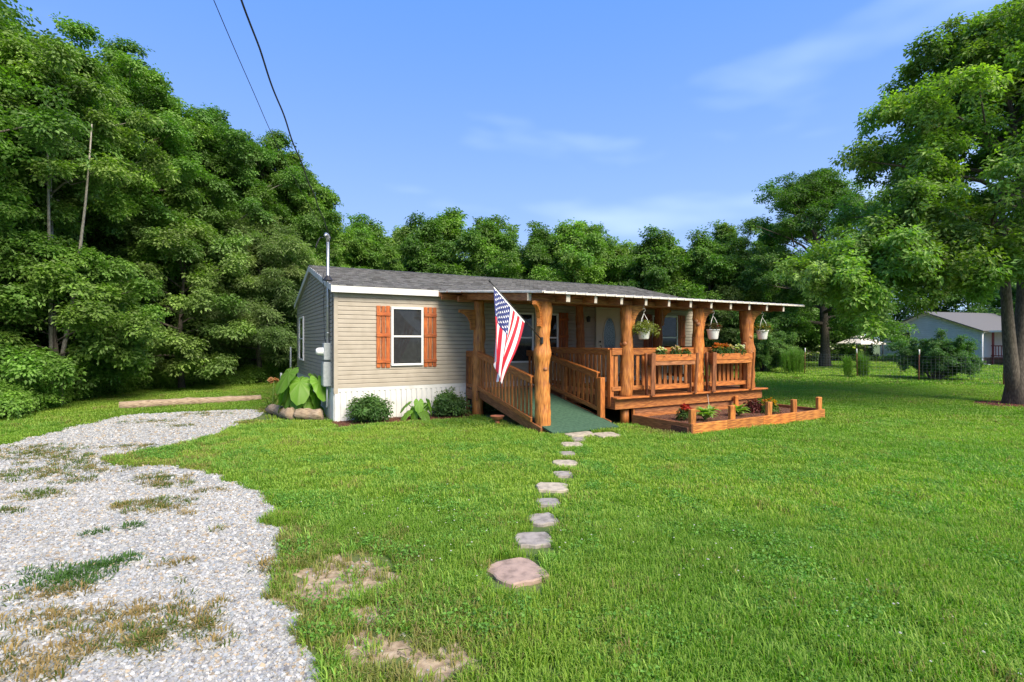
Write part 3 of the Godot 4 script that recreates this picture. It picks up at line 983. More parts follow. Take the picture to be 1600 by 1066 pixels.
# ---------------------------------------------------------------- utilities
func make_utilities():
	rng.seed = 31
	var m = thing("electric_service", "grey electric meter box and conduit mast on the gable wall", "meter", HT * at(Vector3(-.07, 0, -.46)))
	obj("mast", tube([Vector3(0, 1.85, 0), Vector3(0, 4.36, 0)], [.034, .034], 10), mats.steel, m)
	obj("weatherhead", tube([Vector3(0, 4.34, 0), Vector3(0, 4.42, 0), Vector3(-.01, 4.48, .02), Vector3(-.05, 4.50, .07), Vector3(-.09, 4.45, .12)], [.036, .055, .06, .05, .03], 10), mats.steel, m)
	obj("roof_boot", lathe([Vector2(.13, 3.40), Vector2(.10, 3.44), Vector2(.05, 3.50), Vector2(.036, 3.52)], 12), mats.black, m)
	for y in [2.1, 2.75]:
		obj("strap", tube([Vector3(-.0, y, 0), Vector3(0, y + .03, 0)], [.044, .044], 10), mats.steel, m)
	board("meter_socket", -.11, .055, 1.46, 1.87, -.14, .12, mats.greybox, m, .012)
	obj("meter", lathe([Vector2(.001, .17), Vector2(.06, .165), Vector2(.085, .12), Vector2(.09, .02), Vector2(.105, .0)], 16), mats.pot, m, Transform3D(Basis(Vector3.BACK, PI / 2), Vector3(-.11, 1.67, 0)))
	board("disconnect_box", -.12, .055, .82, 1.41, -.17, .15, mats.greybox, m, .012)
	board("box_lid", -.132, -.121, .85, 1.38, -.155, .135, mats.greybox, m, .004)
	obj("conduit", tube([Vector3(-.02, .84, .02), Vector3(-.02, .34, .02), Vector3(-.02, .30, -.03), Vector3(-.02, .30, -.12)], [.022, .022, .022, .022], 8), mats.greybox, m)
	var lp = []; var lr = []
	for i in 14:
		var a = i / 13.0 * TAU * 1.1
		lp.append(Vector3(-.16 - sin(a * .5) * .12, 4.30 + cos(a) * .13, .04 + sin(a) * .12)); lr.append(.010)
	obj("drip_loop", tube(lp, lr, 5), mats.black, m)
	var fp = []; var fr = []
	for y in [[3.62, -.08, .0], [3.45, -.12, -.05], [3.2, -.05, -.22], [2.9, -.03, -.45], [2.4, -.02, -.46], [2.0, -.02, -.40], [1.92, -.02, -.22], [1.84, -.03, -.05]]:
		fp.append(Vector3(y[1], y[0], y[2])); fr.append(.007)
	obj("drop_wire", tube(fp, fr, 5), mats.black, m)
	# overhead lines to a pole behind the photographer
	var ends = [[[Vector3(-4.44, 4.40, -12.52), Vector3(-4.27, 4.40, -12.05), Vector3(-3.60, 4.68, -9.2), Vector3(-3.31, 4.82, -7.94), Vector3(-3.13, 4.94, -7.14), Vector3(-2.91, 5.05, -6.22), Vector3(-2.78, 5.14, -5.65), Vector3(-2.63, 5.26, -5.0), Vector3(-1.9, 5.85, -2.0), Vector3(-.5, 7.0, 4.0), Vector3(1.3, 8.4, 12.0)], .0105, "thick black twisted power line running to the roof mast"],
		[[Vector3(-4.47, 4.36, -12.55), Vector3(-3.98, 4.62, -10.0), Vector3(-3.54, 4.88, -7.75), Vector3(-3.22, 5.03, -6.4), Vector3(-2.9, 5.24, -5.0), Vector3(-2.2, 5.75, -2.0), Vector3(-.8, 6.8, 4.0), Vector3(1.1, 8.2, 12.0)], .0045, "thin black telephone wire beside the thick power line"]]
	for e in ends:
		var c := Curve3D.new()
		for i in e[0].size():
			var t = (e[0][min(i + 1, e[0].size() - 1)] - e[0][max(i - 1, 0)]) / 6.0
			c.add_point(e[0][i], -t, t)
		var pts = []; var rad = []
		var L = c.get_baked_length()
		var n = int(L / .12)
		for i in n + 1:
			var q = c.sample_baked(L * i / n)
			if e[1] > .008:
				q += Vector3(sin(i * .55) * .008, cos(i * .55) * .008, 0)
			pts.append(q); rad.append(e[1])
		var o = obj("power_line" if e[1] > .008 else "telephone_wire", tube(pts, rad, 6), mats.black)
		tag(o, e[2], "cable")

# ---------------------------------------------------------------- flag
func star_at(im: Image, c: Vector2, r):
	var poly = PackedVector2Array()
	for k in 10:
		var a = -PI / 2 + PI * k / 5
		poly.append(c + Vector2(cos(a), sin(a)) * (r if k % 2 == 0 else r * .4))
	for y in range(int(c.y - r), int(c.y + r) + 2):
		for x in range(int(c.x - r), int(c.x + r) + 2):
			if Geometry2D.is_point_in_polygon(Vector2(x + .5, y + .5), poly):
				im.set_pixel(x, y, Color(.93, .93, .94))

func make_flag():
	var f = thing("flag", "United States flag hanging from a slanted black pole on a porch post", "flag", HT)
	var p0 = Vector3(3.50, 1.95, 3.66); var p1 = Vector3(2.30, 3.10, 3.66)
	obj("pole", tube([p0, p0.lerp(p1, .5), p1], [.014, .013, .012], 8), mats.black, f)
	obj("finial", lathe([Vector2(.001, .03), Vector2(.02, .015), Vector2(.022, -.01), Vector2(.012, -.03)], 10), mats.black, f, at(p1))
	obj("pole_bracket", cbox(Vector3(.05, .14, .06), .01), mats.black, f, at(Vector3(3.51, 1.93, 3.65)))
	var W = 760; var H = 400
	var im := Image.create(W, H, false, Image.FORMAT_RGB8)
	var red = lin(.50, .020, .045); var wht = Color(.93, .93, .94); var blu = lin(.022, .035, .16)
	for i in 13:
		im.fill_rect(Rect2i(0, int(i * H / 13.0), W, int(H / 13.0) + 1), red if i % 2 == 0 else wht)
	var cw = int(W * .4); var ch = int(H * 7 / 13.0)
	im.fill_rect(Rect2i(0, 0, cw, ch), blu)
	for row in 9:
		for k in (6 if row % 2 == 0 else 5):
			star_at(im, Vector2((k * 2 + (1 if row % 2 == 0 else 2)) * cw / 12.0, (row + 1) * ch / 10.0), 13.0)
	im.fill_rect(Rect2i(0, 0, 24, H), Color(.9, .9, .9))
	var m := StandardMaterial3D.new()
	m.albedo_texture = ImageTexture.create_from_image(im)
	m.roughness = .7
	m.cull_mode = BaseMaterial3D.CULL_DISABLED
	m.backlight_enabled = true
	m.backlight = Color(.4, .4, .4)
	var st = stool(true)
	var h0 = p1.lerp(p0, .075); var h1 = p1.lerp(p0, .665)
	var NS = 44; var NT = 40
	var pos = func(s: float, t: float) -> Vector3:
		var a = h0.lerp(h1, s)
		var e = smoothstep(0.0, 1.0, t)
		var bx = lerp(2.39, 2.53, pow(s, .8)); var by = lerp(1.50, .95, s) + .08 * sin(s * 9.0)
		var x = lerp(a.x, bx, lerp(t, e, .5))
		var y = lerp(a.y, by, t) - .05 * sin(PI * t) * s
		var am = .085 * smoothstep(.02, .6, t)
		return Vector3(x + .018 * t * sin(s * 15.0 + 1.0), y, a.z + am * sin(s * 13.5 + .8 + t * .9) + .03 * t * sin(s * 5.0) + .012 * sin(t * 8.0 + s * 6.0) * t)
	for i in NS:
		for k in NT:
			var c = [[i, k], [i + 1, k], [i + 1, k + 1], [i, k + 1]]
			for j in [0, 1, 2, 0, 2, 3]:
				var s = float(c[j][0]) / NS; var t = float(c[j][1]) / NT
				st.set_uv(Vector2(t, s))
				st.add_vertex(pos.call(s, t))
	obj("cloth", done(st), m, f)

# ---------------------------------------------------------------- flower bed before the deck
func flower_cluster(parent, called, cols: Array, n, w, h, r, base_y = 0.0):
	# blossoms as small faceted heads on one stuff part
	start_copies(n)
	for i in n:
		var a = rng.randf() * TAU; var q = sqrt(rng.randf())
		var c: Color = cols[rng.randi() % cols.size()]
		put(basis_up((Vector3.UP + rand_unit() * .6).normalized(), r * rr(.7, 1.3)), Vector3(cos(a) * q * w, base_y + h * rr(.75, 1.05) - h * .25 * q, sin(a) * q * w), c * rr(.85, 1.15))
	copies(called, meshes.blossom, mats.leaf, parent)

func small_plant(called, label, category, p: Vector3, sd, w, h, n, mesh, col, sc, flowers = [], fn = 0, fr = .03, group = ""):
	rng.seed = sd
	var t = thing(called, label, category, at(p), group)
	var st = stool(true)
	for i in 6:
		var a = i * 1.05
		tube_into(st, [Vector3.ZERO, Vector3(cos(a) * w * .3, h * .4, sin(a) * w * .3), Vector3(cos(a) * w * .6, h * .8, sin(a) * w * .6)], [.008, .006, .003], 4, false)
	obj("stems", done(st), mats.tint_green, t)
	start_copies(n)
	for i in n:
		var d = rand_unit()
		d.y = abs(d.y)
		var q = .35 + .65 * sqrt(rng.randf())
		var tn = rr(.75, 1.25)
		put(basis_up((d + Vector3.UP * .7).normalized(), sc * rr(.7, 1.2)), Vector3(d.x * w * q, h * (.12 + .8 * d.y * q), d.z * w * q), Color(col.r * tn, col.g * tn, col.b * tn))
	copies("foliage", mesh, mats.leaf, t)
	if fn > 0:
		flower_cluster(t, "blossoms", flowers, fn, w * .9, h, fr)
	return t

# one long arching leaf as its own mesh
func strap_leaf(ln, w, arch, tone: Color, edge: Color, seg = 7) -> ArrayMesh:
	var st = stool(true)
	var rows = []
	for i in seg + 1:
		var t = float(i) / seg
		var ww = w * sin(PI * pow(clampf(t * .94 + .05, 0, 1), .8)) * .5
		var c = Vector3(ln * (t - .12 * arch * t * t), ln * arch * (1.1 * t - 1.05 * t * t), 0)
		rows.append([c + Vector3(0, ww * .35, ww), c, c + Vector3(0, ww * .35, -ww)])
	for i in seg:
		for s in 2:
			var q = [rows[i][s], rows[i + 1][s], rows[i + 1][s + 1], rows[i][s + 1]]
			for j in [0, 1, 2, 0, 2, 3]:
				st.set_color(edge if (j in [0, 1, 3] and s == 0 and (q[j] == rows[i][0] or q[j] == rows[i + 1][0])) or (s == 1 and (q[j] == rows[i][2] or q[j] == rows[i + 1][2])) else tone)
				st.add_vertex(q[j])
	return done(st)

func hosta(label, p: Vector3, sd, sc, n):
	rng.seed = sd
	var t = thing("hosta", label, "plant", at(p), "hostas in the timber bed")
	var vs = []
	for k in 3:
		vs.append(strap_leaf(.30, .11, .55 + .2 * k, Color(.17, .34, .035), Color(.36, .48, .15)))
	for i in n:
		var q = float(i) / n
		var b = Basis(Vector3.UP, i * 2.4 + rr(-.2, .2)) * Basis(Vector3.BACK, lerp(.15, 1.05, q))
		obj("leaf", vs[i % 3], mats.leaf, t, Transform3D(b.scaled(Vector3.ONE * sc * rr(.8, 1.15)), Vector3(0, .02, 0)))

func make_bed():
	rng.seed = 41
	var st = stool(false)
	for i in 5:
		var a0 = TAU * i / 5; var a1 = TAU * (i + 1) / 5
		for v in [Vector3(0, .25, 0), Vector3(cos(a0), .5, sin(a0)), Vector3(cos(a1), .5, sin(a1)), Vector3(0, .25, 0), Vector3(cos(a0 + .6) * .6, .9, sin(a0 + .6) * .6), Vector3(cos(a1 + .6) * .6, .9, sin(a1 + .6) * .6)]:
			st.set_color(Color(1, 1, 1)); st.add_vertex(v)
	meshes.blossom = done(st)
	mats.tint_green = mat(.06, .13, .025, .7)
	var b = thing("raised_bed", "low raised flower bed of orange timber with short corner posts and mulch", "flower bed", HT)
	var T = .25
	var fam = "log"
	bar("side_timber", Vector3(5.86, T * .5, 3.78), Vector3(6.0, T * .5, 5.38), .05, T, wood(2, 4, "dark"), b, .008)
	bar("side_timber", Vector3(10.62, T * .5, 3.72), Vector3(10.62, T * .5, 5.26), .05, T, wood(2, 4, "dark"), b, .008)
	var xs = [6.0, 7.05, 8.25, 9.45, 10.64]
	for i in 4:
		bar("front_timber", Vector3(xs[i] + .002, T * .5 + rr(-.004, .004), 5.37 - i * .015), Vector3(xs[i + 1] - .002, T * .5, 5.355 - i * .015), .05, T, wood(2, i, fam), b, .008)
	board("back_timber", 5.95, 10.55, .0, .22, 3.70, 3.745, wood(0, 1, "orange"), b, .008)
	var posts = [[6.06, 5.33, 0.0], [7.29, 5.30, .0], [8.57, 5.27, -.09], [9.52, 5.26, .0], [10.56, 5.24, .02]]
	for q in posts:
		obj("bed_post", cbox(Vector3(.15, .54, .085), .012), wood(1, int(q[0]), fam), b, Transform3D(Basis(Vector3.BACK, q[2]), Vector3(q[0], .27, q[1] - .012)))
	board("bed_post", 9.30, 9.42, .0, .50, 3.75, 3.83, wood(1, 2, fam), b, .012)
	board("mulch", 5.93, 10.60, .0, .17, 3.75, 5.31, mats.mulch, b, .002)
	start_copies(1500)
	for i in 1500:
		var c = rr(.6, 1.3)
		put(Basis.from_euler(Vector3(rr(-.5, .5), rng.randf() * TAU, rr(-.5, .5))).scaled_local(Vector3(rr(.02, .05), .006, rr(.006, .012))), Vector3(rr(6.02, 10.58), .172 + rr(0, .012), rr(3.78, 5.28)), Color(.16 * c, .062 * c, .034 * c))
	copies("mulch_chips", cbox(Vector3.ONE, .1), mats.tint, b)
	var lf = sprig(6, .075, .035, .05, 301)
	var P = func(x, z): return HT * Vector3(x, .17, z)
	small_plant("celosia", "red plumed flower in the corner of the timber bed", "flower", P.call(6.62, 4.6), 51, .16, .34, 60, lf, Color(.09, .17, .03), 1.0, [Color(.42, .02, .02), Color(.55, .05, .03)], 46, .035)
	hosta("hosta with pale-edged leaves beside the red plumed flower", P.call(6.98, 4.85), 52, 1.15, 34)
	hosta("small hosta against the deck skirt boards behind the first bed post", P.call(7.62, 4.45), 53, .95, 22)
	hosta("hosta with bright leaves between two posts of the timber bed", P.call(8.22, 4.75), 54, 1.1, 32)
	small_plant("coleus", "dark red leafy plant behind the leaning bed post", "plant", P.call(9.15, 4.45), 55, .22, .34, 70, lf, Color(.12, .022, .018), 1.3)
	small_plant("marigold", "yellow and orange flowers beside the leaning bed post", "flower", P.call(9.32, 4.78), 56, .19, .36, 70, lf, Color(.13, .22, .035), 1.0, [Color(.62, .30, .02), Color(.66, .42, .04), Color(.55, .16, .02)], 50, .032)
	var s = thing("garden_stake", "thin bare cane leaning on the deck edge above the bed", "stake", HT)
	obj("cane", tube([Vector3(7.45, .18, 4.6), Vector3(8.05, .62, 4.0)], [.007, .005], 5), mats.endgrain, s)

# ---------------------------------------------------------------- planters and hanging baskets
func make_planters():
	var lf = sprig(6, .06, .03, .045, 302)
	var sets = [[6.36, 7.80, "weathered timber planter stand on the deck with white and pink flowers", 1, "dark"], [8.40, 9.90, "bright orange timber planter stand on the deck with orange and white flowers", 2, "orange"]]
	for q in sets:
		rng.seed = 60 + q[3]
		var t = thing("planter_stand", q[2], "planter", HT)
		var x0 = q[0]; var x1 = q[1]; var d = .655
		for e in [[x0, 1], [x1, -1]]:
			for z in [[3.67, .0], [3.86, .06]]:
				bar("leg", Vector3(e[0] + e[1] * .02, d, z[0] + .01), Vector3(e[0], d + .98, z[0] + z[1]), .10, .045, wood(2, 4 if e[1] > 0 else 1, "dark" if e[1] > 0 else q[4]), t, .006)
		board("front_board", x0 + .06, x1 - .06, d + .80, d + .95, 3.90, 3.925, wood(0, 2, "orange"), t)
		board("front_board", x0 + .07, x1 - .07, d + .70, d + .797, 3.885, 3.91, wood(0, 0, q[4]), t)
		board("back_board", x0 + .06, x1 - .06, d + .70, d + .95, 3.66, 3.685, wood(0, 1, "dark"), t)
		board("bottom_board", x0 + .06, x1 - .06, d + .69, d + .715, 3.69, 3.88, wood(0, 3, "dark"), t)
		board("end_board", x0 + .05, x0 + .075, d + .70, d + .96, 3.69, 3.895, wood(2, 3, q[4]), t)
		board("end_board", x1 - .075, x1 - .05, d + .70, d + .96, 3.69, 3.895, wood(2, 3, q[4]), t)
		board("soil", x0 + .08, x1 - .08, d + .72, d + .90, 3.69, 3.88, mats.mulch, t, .001)
		bar("stretcher", Vector3(x0 + .06, d + .17, 3.72), Vector3(x1 - .06, d + .17, 3.72), .03, .10, wood(2, 2, "orange"), t)
	var P = func(x): return HT * Vector3(x, .655 + .90, 3.79)
	var W = [Color(.74, .72, .62), Color(.72, .70, .40)]
	var green = Color(.07, .15, .03)
	small_plant("potted_flower", "cream white flowers in the weathered timber planter", "flower", P.call(6.72), 71, .13, .22, 55, lf, green, 1.0, W, 34, .03)
	small_plant("potted_flower", "pale pink flowers in the weathered timber planter", "flower", P.call(7.20), 72, .12, .26, 50, lf, green, 1.0, [Color(.72, .48, .45), Color(.74, .60, .56)], 30, .03)
	small_plant("potted_flower", "green plant with a few orange blooms in the weathered planter", "flower", P.call(7.52), 73, .12, .18, 55, lf, green, 1.0, [Color(.5, .16, .03)], 8, .025)
	small_plant("potted_flower", "tall orange flowers at the log post end of the bright planter", "flower", P.call(8.66), 74, .14, .30, 55, lf, green, 1.0, [Color(.60, .15, .02), Color(.62, .22, .03)], 40, .035)
	small_plant("potted_flower", "orange flowers next to the blush ones in the bright planter", "flower", P.call(8.92), 75, .13, .30, 50, lf, green, 1.0, [Color(.60, .14, .02)], 30, .035)
	small_plant("potted_flower", "blush flowers between orange and white in the bright planter", "flower", P.call(9.14), 76, .12, .27, 50, lf, green, 1.0, [Color(.72, .52, .46)], 26, .03)
	small_plant("potted_flower", "white flowers in the bright orange timber planter", "flower", P.call(9.46), 77, .16, .28, 65, lf, green, 1.0, [Color(.76, .74, .66)], 44, .032)
	var spots = [[6.25, "white hanging basket with trailing yellow-green plant beside the right window", Color(.22, .26, .05), [Color(.55, .45, .12)], 12, 1.0], [8.58, "white hanging basket with few dark red leaves between two log posts", Color(.10, .08, .03), [Color(.32, .04, .02)], 8, .35], [10.52, "white hanging basket with orange-yellow blooms at the outer end of the porch", Color(.16, .20, .04), [Color(.62, .34, .03), Color(.6, .2, .03)], 26, .6]]
	for i in 3:
		var s = spots[i]
		rng.seed = 80 + i
		var o = HT * Vector3(s[0], 0, 3.72)
		var t = thing("hanging_basket", s[1], "hanging basket", at(Vector3(o.x, 2.66, o.z)), "hanging baskets under the porch eave")
		obj("pot", lathe([Vector2(.001, -.70), Vector2(.10, -.70), Vector2(.115, -.68), Vector2(.145, -.50), Vector2(.155, -.475), Vector2(.165, -.47), Vector2(.165, -.445), Vector2(.15, -.445), Vector2(.14, -.47), Vector2(.001, -.47)], 20), mats.pot, t)
		for k in 3:
			var a = k * TAU / 3 + .4
			obj("hanger_arm", tube([Vector3(cos(a) * .155, -.455, sin(a) * .155), Vector3(cos(a) * .07, -.22, sin(a) * .07), Vector3(0, -.10, 0)], [.006, .006, .006], 5), mats.pot, t)
		var hp = []; var hr = []
		for k in 9:
			var a = -PI * .5 + k / 8.0 * PI * 1.35
			hp.append(Vector3(cos(a) * .035, -.02 + sin(a) * .035, 0)); hr.append(.006)
		hp.push_front(Vector3(0, -.11, 0)); hr.push_front(.006)
		obj("hook", tube(hp, hr, 5), mats.pot, t)
		obj("eye_bolt", tube([Vector3(0, .0, 0), Vector3(0, .08, 0)], [.006, .006], 5), mats.steel, t)
		var n = int(130 * s[5]) + 15
		start_copies(n)
		for k in n:
			var a = rng.randf() * TAU; var q = sqrt(rng.randf()) * .30 * (s[5] * .7 + .35)
			var c = s[2] * rr(.7, 1.3)
			put(basis_up((Vector3.UP + rand_unit() * .8).normalized(), rr(.8, 1.3)), Vector3(cos(a) * q, -.40 + rr(-.02, .10) - max(0.0, q - .14) * rr(.3, 1.3), sin(a) * q), c)
		copies("foliage", lf, mats.leaf, t)
		flower_cluster(t, "blossoms", s[3], s[4], .22, .1, .025, -.44)

# ---------------------------------------------------------------- plants by the front wall
func heart_leaf(ln, w, cup, tone = 1.0) -> ArrayMesh:
	var st = stool(true)
	var na = 56; var nr = 5
	var grid = []; var cols = []
	for k in na + 1:
		var th = -PI + TAU * k / na
		var c = abs(th) / PI
		# radius of the outline: point in front, wide shoulders, two lobes and a notch behind
		var r = lerpf(1.0, .52, smoothstep(0.0, .38, c)) if c < .38 else (lerpf(.52, .46, smoothstep(.38, .78, c)) if c < .78 else lerpf(.46, .06, smoothstep(.80, 1.0, c)))
		r *= 1.0 + .025 * sin(th * 17.0)
		var row = []; var rc = []
		for i in nr + 1:
			var q = float(i) / nr
			var x = cos(th) * r * q * ln; var z = sin(th) * r * q * ln * (w / ln) * 1.05
			var vein = pow(abs(cos(th * 4.5)), 6.0)
			var y = (.022 * vein - .01) * ln * q * (1.2 - q * .5) - cup * ln * pow(q * r, 2.0) * .9 + .02 * ln * sin(th * 9.0 + q * 3.0) * q * q
			row.append(Vector3(x, y, z))
			rc.append(Color(.19, .40, .040).lerp(Color(.32, .50, .13), clampf(vein * 1.6 - .9, 0, 1)) * tone)
		grid.append(row); cols.append(rc)
	for k in na:
		for i in nr:
			for j in [[k, i], [k, i + 1], [k + 1, i + 1], [k, i], [k + 1, i + 1], [k + 1, i]]:
				st.set_color(cols[j[0]][j[1]])
				st.add_vertex(grid[j[0]][j[1]])
	return done(st)

func elephant_ear(label, p: Vector3, sd, leaves: Array, hgt):
	rng.seed = sd
	var t = thing("elephant_ear_plant", label, "plant", at(p))
	for l in leaves:
		# l: direction yaw, tilt, reach, height, size
		var dir = Vector3(cos(l[0]), 0, sin(l[0]))
		var tip = dir * l[2] + Vector3.UP * l[3]
		obj("stalk", tube([Vector3.ZERO, tip * Vector3(.35, .6, .35), tip], [.022, .017, .010], 6), mats.stalk, t)
		var b = Basis(Vector3.UP, -l[0]) * Basis(Vector3.BACK, -l[1])
		obj("leaf", heart_leaf(l[4], l[4] * .86, rr(.2, .45), rr(.6, 1.12)), mats.leaf, t, Transform3D(b, tip))

func make_front_plants():
	mats.stalk = mat(.12, .22, .05, .6)
	var lf = sprig(8, .045, .022, .05, 303)
	var p = HT * Vector3(.70, .01, .48)
	bush("boxwood_shrub", "small dark green shrub by the white skirting below the window", "shrub", "shrubs along the skirting", p, 91, .88, .72, 620, lf, Color(.10, .20, .050), 1.6, .3)
	p = HT * Vector3(2.74, .01, .42)
	bush("boxwood_shrub", "small dark green shrub by the skirting next to the ramp landing", "shrub", "shrubs along the skirting", p, 92, .80, .70, 560, lf, Color(.095, .19, .050), 1.6, .3)
	p = HT * Vector3(3.75, .01, .35)
	bush("boxwood_shrub", "small dark shrub growing under the ramp landing", "shrub", "shrubs along the skirting", p, 93, .45, .42, 200, lf, Color(.095, .19, .050), 1.5, .3)
	p = HT * Vector3(1.86, .01, .58)
	var ls = []
	rng.seed = 94
	for i in 13:
		ls.append([i * 2.4, rr(.55, 1.25), rr(.12, .34), rr(.16, .46), rr(.19, .32)])
	elephant_ear("low plant with broad heart-shaped leaves between the two skirting shrubs", p, 95, ls, .4)
	# large elephant ears within the log edging at the gable corner: yaw 1.57 faces the camera
	var big = []
	rng.seed = 961
	for i in 15:
		var q = i / 14.0
		big.append([lerp(-.1, 3.3, fmod(i * .618, 1.0)), rr(.75, 1.2), rr(.22, .62), lerp(.35, 1.12, q) * rr(.9, 1.08), lerp(.36, .58, q)])
	elephant_ear("tall plant with huge bright green heart-shaped leaves at the house corner", Vector3(-5.28, 0, -12.98), 96, big, 1.1)
	# edging logs
	var nz = noise(.05, 5, 3)
	for e in [[Vector3(-6.45, .10, -13.75), Vector3(-5.30, .15, -12.45), .125, .15, "gnarled bark-covered log lying beside the huge-leaved plant"], [Vector3(-5.22, .13, -12.52), Vector3(-4.60, .14, -12.46), .135, .14, "short peeled log lying before the huge-leaved plant"]]:
		var pts = []; var rad = []
		for i in 13:
			var t = i / 12.0
			pts.append(Vector3(t * e[0].distance_to(e[1]), sin(t * 7.0) * .02, sin(t * 9.0) * .02)); rad.append(lerp(e[2], e[3], t))
		var lx = (e[1] - e[0]).normalized()
		var lz = lx.cross(Vector3.UP).normalized()
		var o = obj("edging_log", tube(pts, rad, 14, true, .35, nz), mats.oldlog, null, Transform3D(Basis(lx, lz.cross(lx), lz), e[0]))
		tag(o, e[4], "log")
	# day lily with orange flowers
	rng.seed = 97
	var t = thing("day_lily", "strappy-leaved lily with faded orange blooms behind the gnarled log", "plant", at(Vector3(-6.55, 0, -14.1)))
	var vs = [strap_leaf(.62, .028, .75, Color(.12, .20, .035), Color(.14, .22, .04)), strap_leaf(.5, .026, .5, Color(.26, .25, .07), Color(.26, .25, .07))]
	for i in 34:
		obj("leaf", vs[0 if i % 4 else 1], mats.leaf, t, Transform3D((Basis(Vector3.UP, i * 2.4) * Basis(Vector3.BACK, rr(.1, .9))).scaled(Vector3.ONE * rr(.8, 1.25)), Vector3(rr(-.08, .08), 0, rr(-.08, .08))))
	obj("flower_stalk", tube([Vector3.ZERO, Vector3(.03, .5, .05), Vector3(.08, .92, .1)], [.008, .007, .005], 5), mats.stalk, t)
	flower_cluster(t, "blossoms", [Color(.55, .22, .09), Color(.50, .26, .13)], 22, .13, .30, .06, .62)
	for e in [[Vector3(-7.05, 0, -15.7), .95, "thin grey metal stake behind the lily"], [Vector3(-8.35, 0, -19.4), 1.7, "white marker stake behind the rear house corner"]]:
		var s = obj("metal_stake", tube([e[0], e[0] + Vector3(.01, e[1], 0)], [.028, .028], 8), mats.greybox)
		tag(s, e[2], "stake")
	# mulch chips along the wall and at the tree
	start_copies(5200)
	rng.seed = 98
	for i in 2600:
		var q = HT * Vector3(rr(-.1, 3.35), .014, rr(.03, .92))
		var c = rr(.6, 1.35)
		put(Basis.from_euler(Vector3(rr(-.5, .5), rng.randf() * TAU, rr(-.5, .5))).scaled_local(Vector3(rr(.02, .06), .006, rr(.006, .014))), q + Vector3(0, rr(0, .012), 0), Color(.13 * c, .052 * c, .030 * c))
	for i in 2600:
		var a = rng.randf() * TAU; var q = sqrt(rng.randf())
		var c = rr(.6, 1.35)
		put(Basis.from_euler(Vector3(rr(-.5, .5), rng.randf() * TAU, rr(-.5, .5))).scaled_local(Vector3(rr(.02, .06), .006, rr(.006, .014))), Vector3(15.4 + cos(a) * q * 1.6, .014 + rr(0, .015), -15.35 + sin(a) * q * 1.2), Color(.17 * c, .05 * c, .034 * c))
	tag(copies("mulch_chips", cbox(Vector3.ONE, .1), mats.tint), "brown bark chips strewn along the skirting and round the tree", "mulch")

# ---------------------------------------------------------------- things on the lawn
var stones = [[.04, 4.25, .43, .46, 0, .55], [.20, 4.92, .37, .33, 1, .1], [.33, 5.48, .31, .33, 1, .3], [.42, 6.06, .29, .25, 3, .05], [.52, 6.69, .42, .38, 2, -.1], [.73, 7.33, .28, .27, 1, .1], [.83, 8.01, .38, .33, 2, .0], [.93, 8.68, .27, .26, 1, .1], [1.10, 9.45, .40, .34, 2, .05], [1.28, 9.98, .30, .30, 1, .1], [1.36, 10.55, .62, .52, 2, .25], [1.92, 10.42, .50, .46, 2, .3]]
func make_yard_things():
	rng.seed = 111
	var names = ["pinkish sandstone stepping stone, last of the path on the drive side", "grey flat stone second after the pinkish stepping stone", "squarish grey stone third from the pinkish stepping stone", "small thin grey stone fourth from the pinkish stepping stone", "broad cream stone fifth from the pinkish stepping stone", "small grey stone sixth from the pinkish stepping stone", "tan stone seventh from the pinkish stepping stone", "small grey stone eighth from the pinkish stepping stone", "tan stone ninth from the pinkish stepping stone", "small stone just before the slabs at the ramp foot", "large cream slab at the foot of the ramp", "grey-cream slab beside the large one at the ramp foot"]
	for i in stones.size():
		var s = stones[i]
		var pts = PackedVector2Array()
		var n = 18
		for k in n:
			var a = TAU * (k + .5) / n
			var r = .5 / pow(pow(abs(cos(a)), 6.0) + pow(abs(sin(a)), 6.0), 1 / 6.0) * rr(.88, 1.04)
			pts.append(Vector2(cos(a) * s[2] * r, sin(a) * s[3] * r))
		# bevelled slab
		var st = stool(false)
		for k in n:
			var a = pts[k]; var b = pts[(k + 1) % n]
			var A = Vector3(a.x, 0, a.y); var B = Vector3(b.x, 0, b.y)
			var top = Vector3(0, .028, 0); var i0 = Vector3(.95, 1, .95)
			var A1 = A + top; var B1 = B + top; var A2 = A * i0 + top * 1.35; var B2 = B * i0 + top * 1.35
			for q in [[A, A1, B1], [A, B1, B], [A1, A2, B2], [A1, B2, B1], [A2, Vector3(0, .039, 0), B2]]:
				for v in q:
					st.add_vertex(v)
		var o = obj("stepping_stone", done(st), mats.stone[s[4]], null, Transform3D(Basis(Vector3.UP, s[5]), Vector3(s[0], 0, -s[1])))
		tag(o, names[i], "stepping stone", "stepping stones across the lawn")
	# shallow terracotta dish
	var d = thing("terracotta_dish", "shallow terracotta dish on a small foot in the grass by the ramp", "dish", at(Vector3(-.335, 0, -11.75)))
	obj("foot", lathe([Vector2(.07, .0), Vector2(.06, .05), Vector2(.05, .12)], 14), mats.terracotta, d)
	obj("bowl", lathe([Vector2(.001, .11), Vector2(.06, .11), Vector2(.13, .15), Vector2(.16, .21), Vector2(.165, .215), Vector2(.155, .215), Vector2(.12, .165), Vector2(.001, .14)], 18), mats.terracotta, d)
	# timber at the end of the drive
	var nz = noise(.05, 9, 3)
	var pts = []; var rad = []
	for i in 21:
		var t = i / 20.0
		pts.append(Vector3(t * 3.61, .10 + sin(t * 5) * .015, sin(t * 4.0) * .05)); rad.append(lerp(.125, .115, t))
	tag(obj("timber_log", tube(pts, rad, 10, true, .28, nz), mats.oldlog, null, Transform3D(Basis(Vector3.UP, .638), Vector3(-10.95, 0, -14.35))), "long weathered timber log lying at the end of the gravel drive", "log")

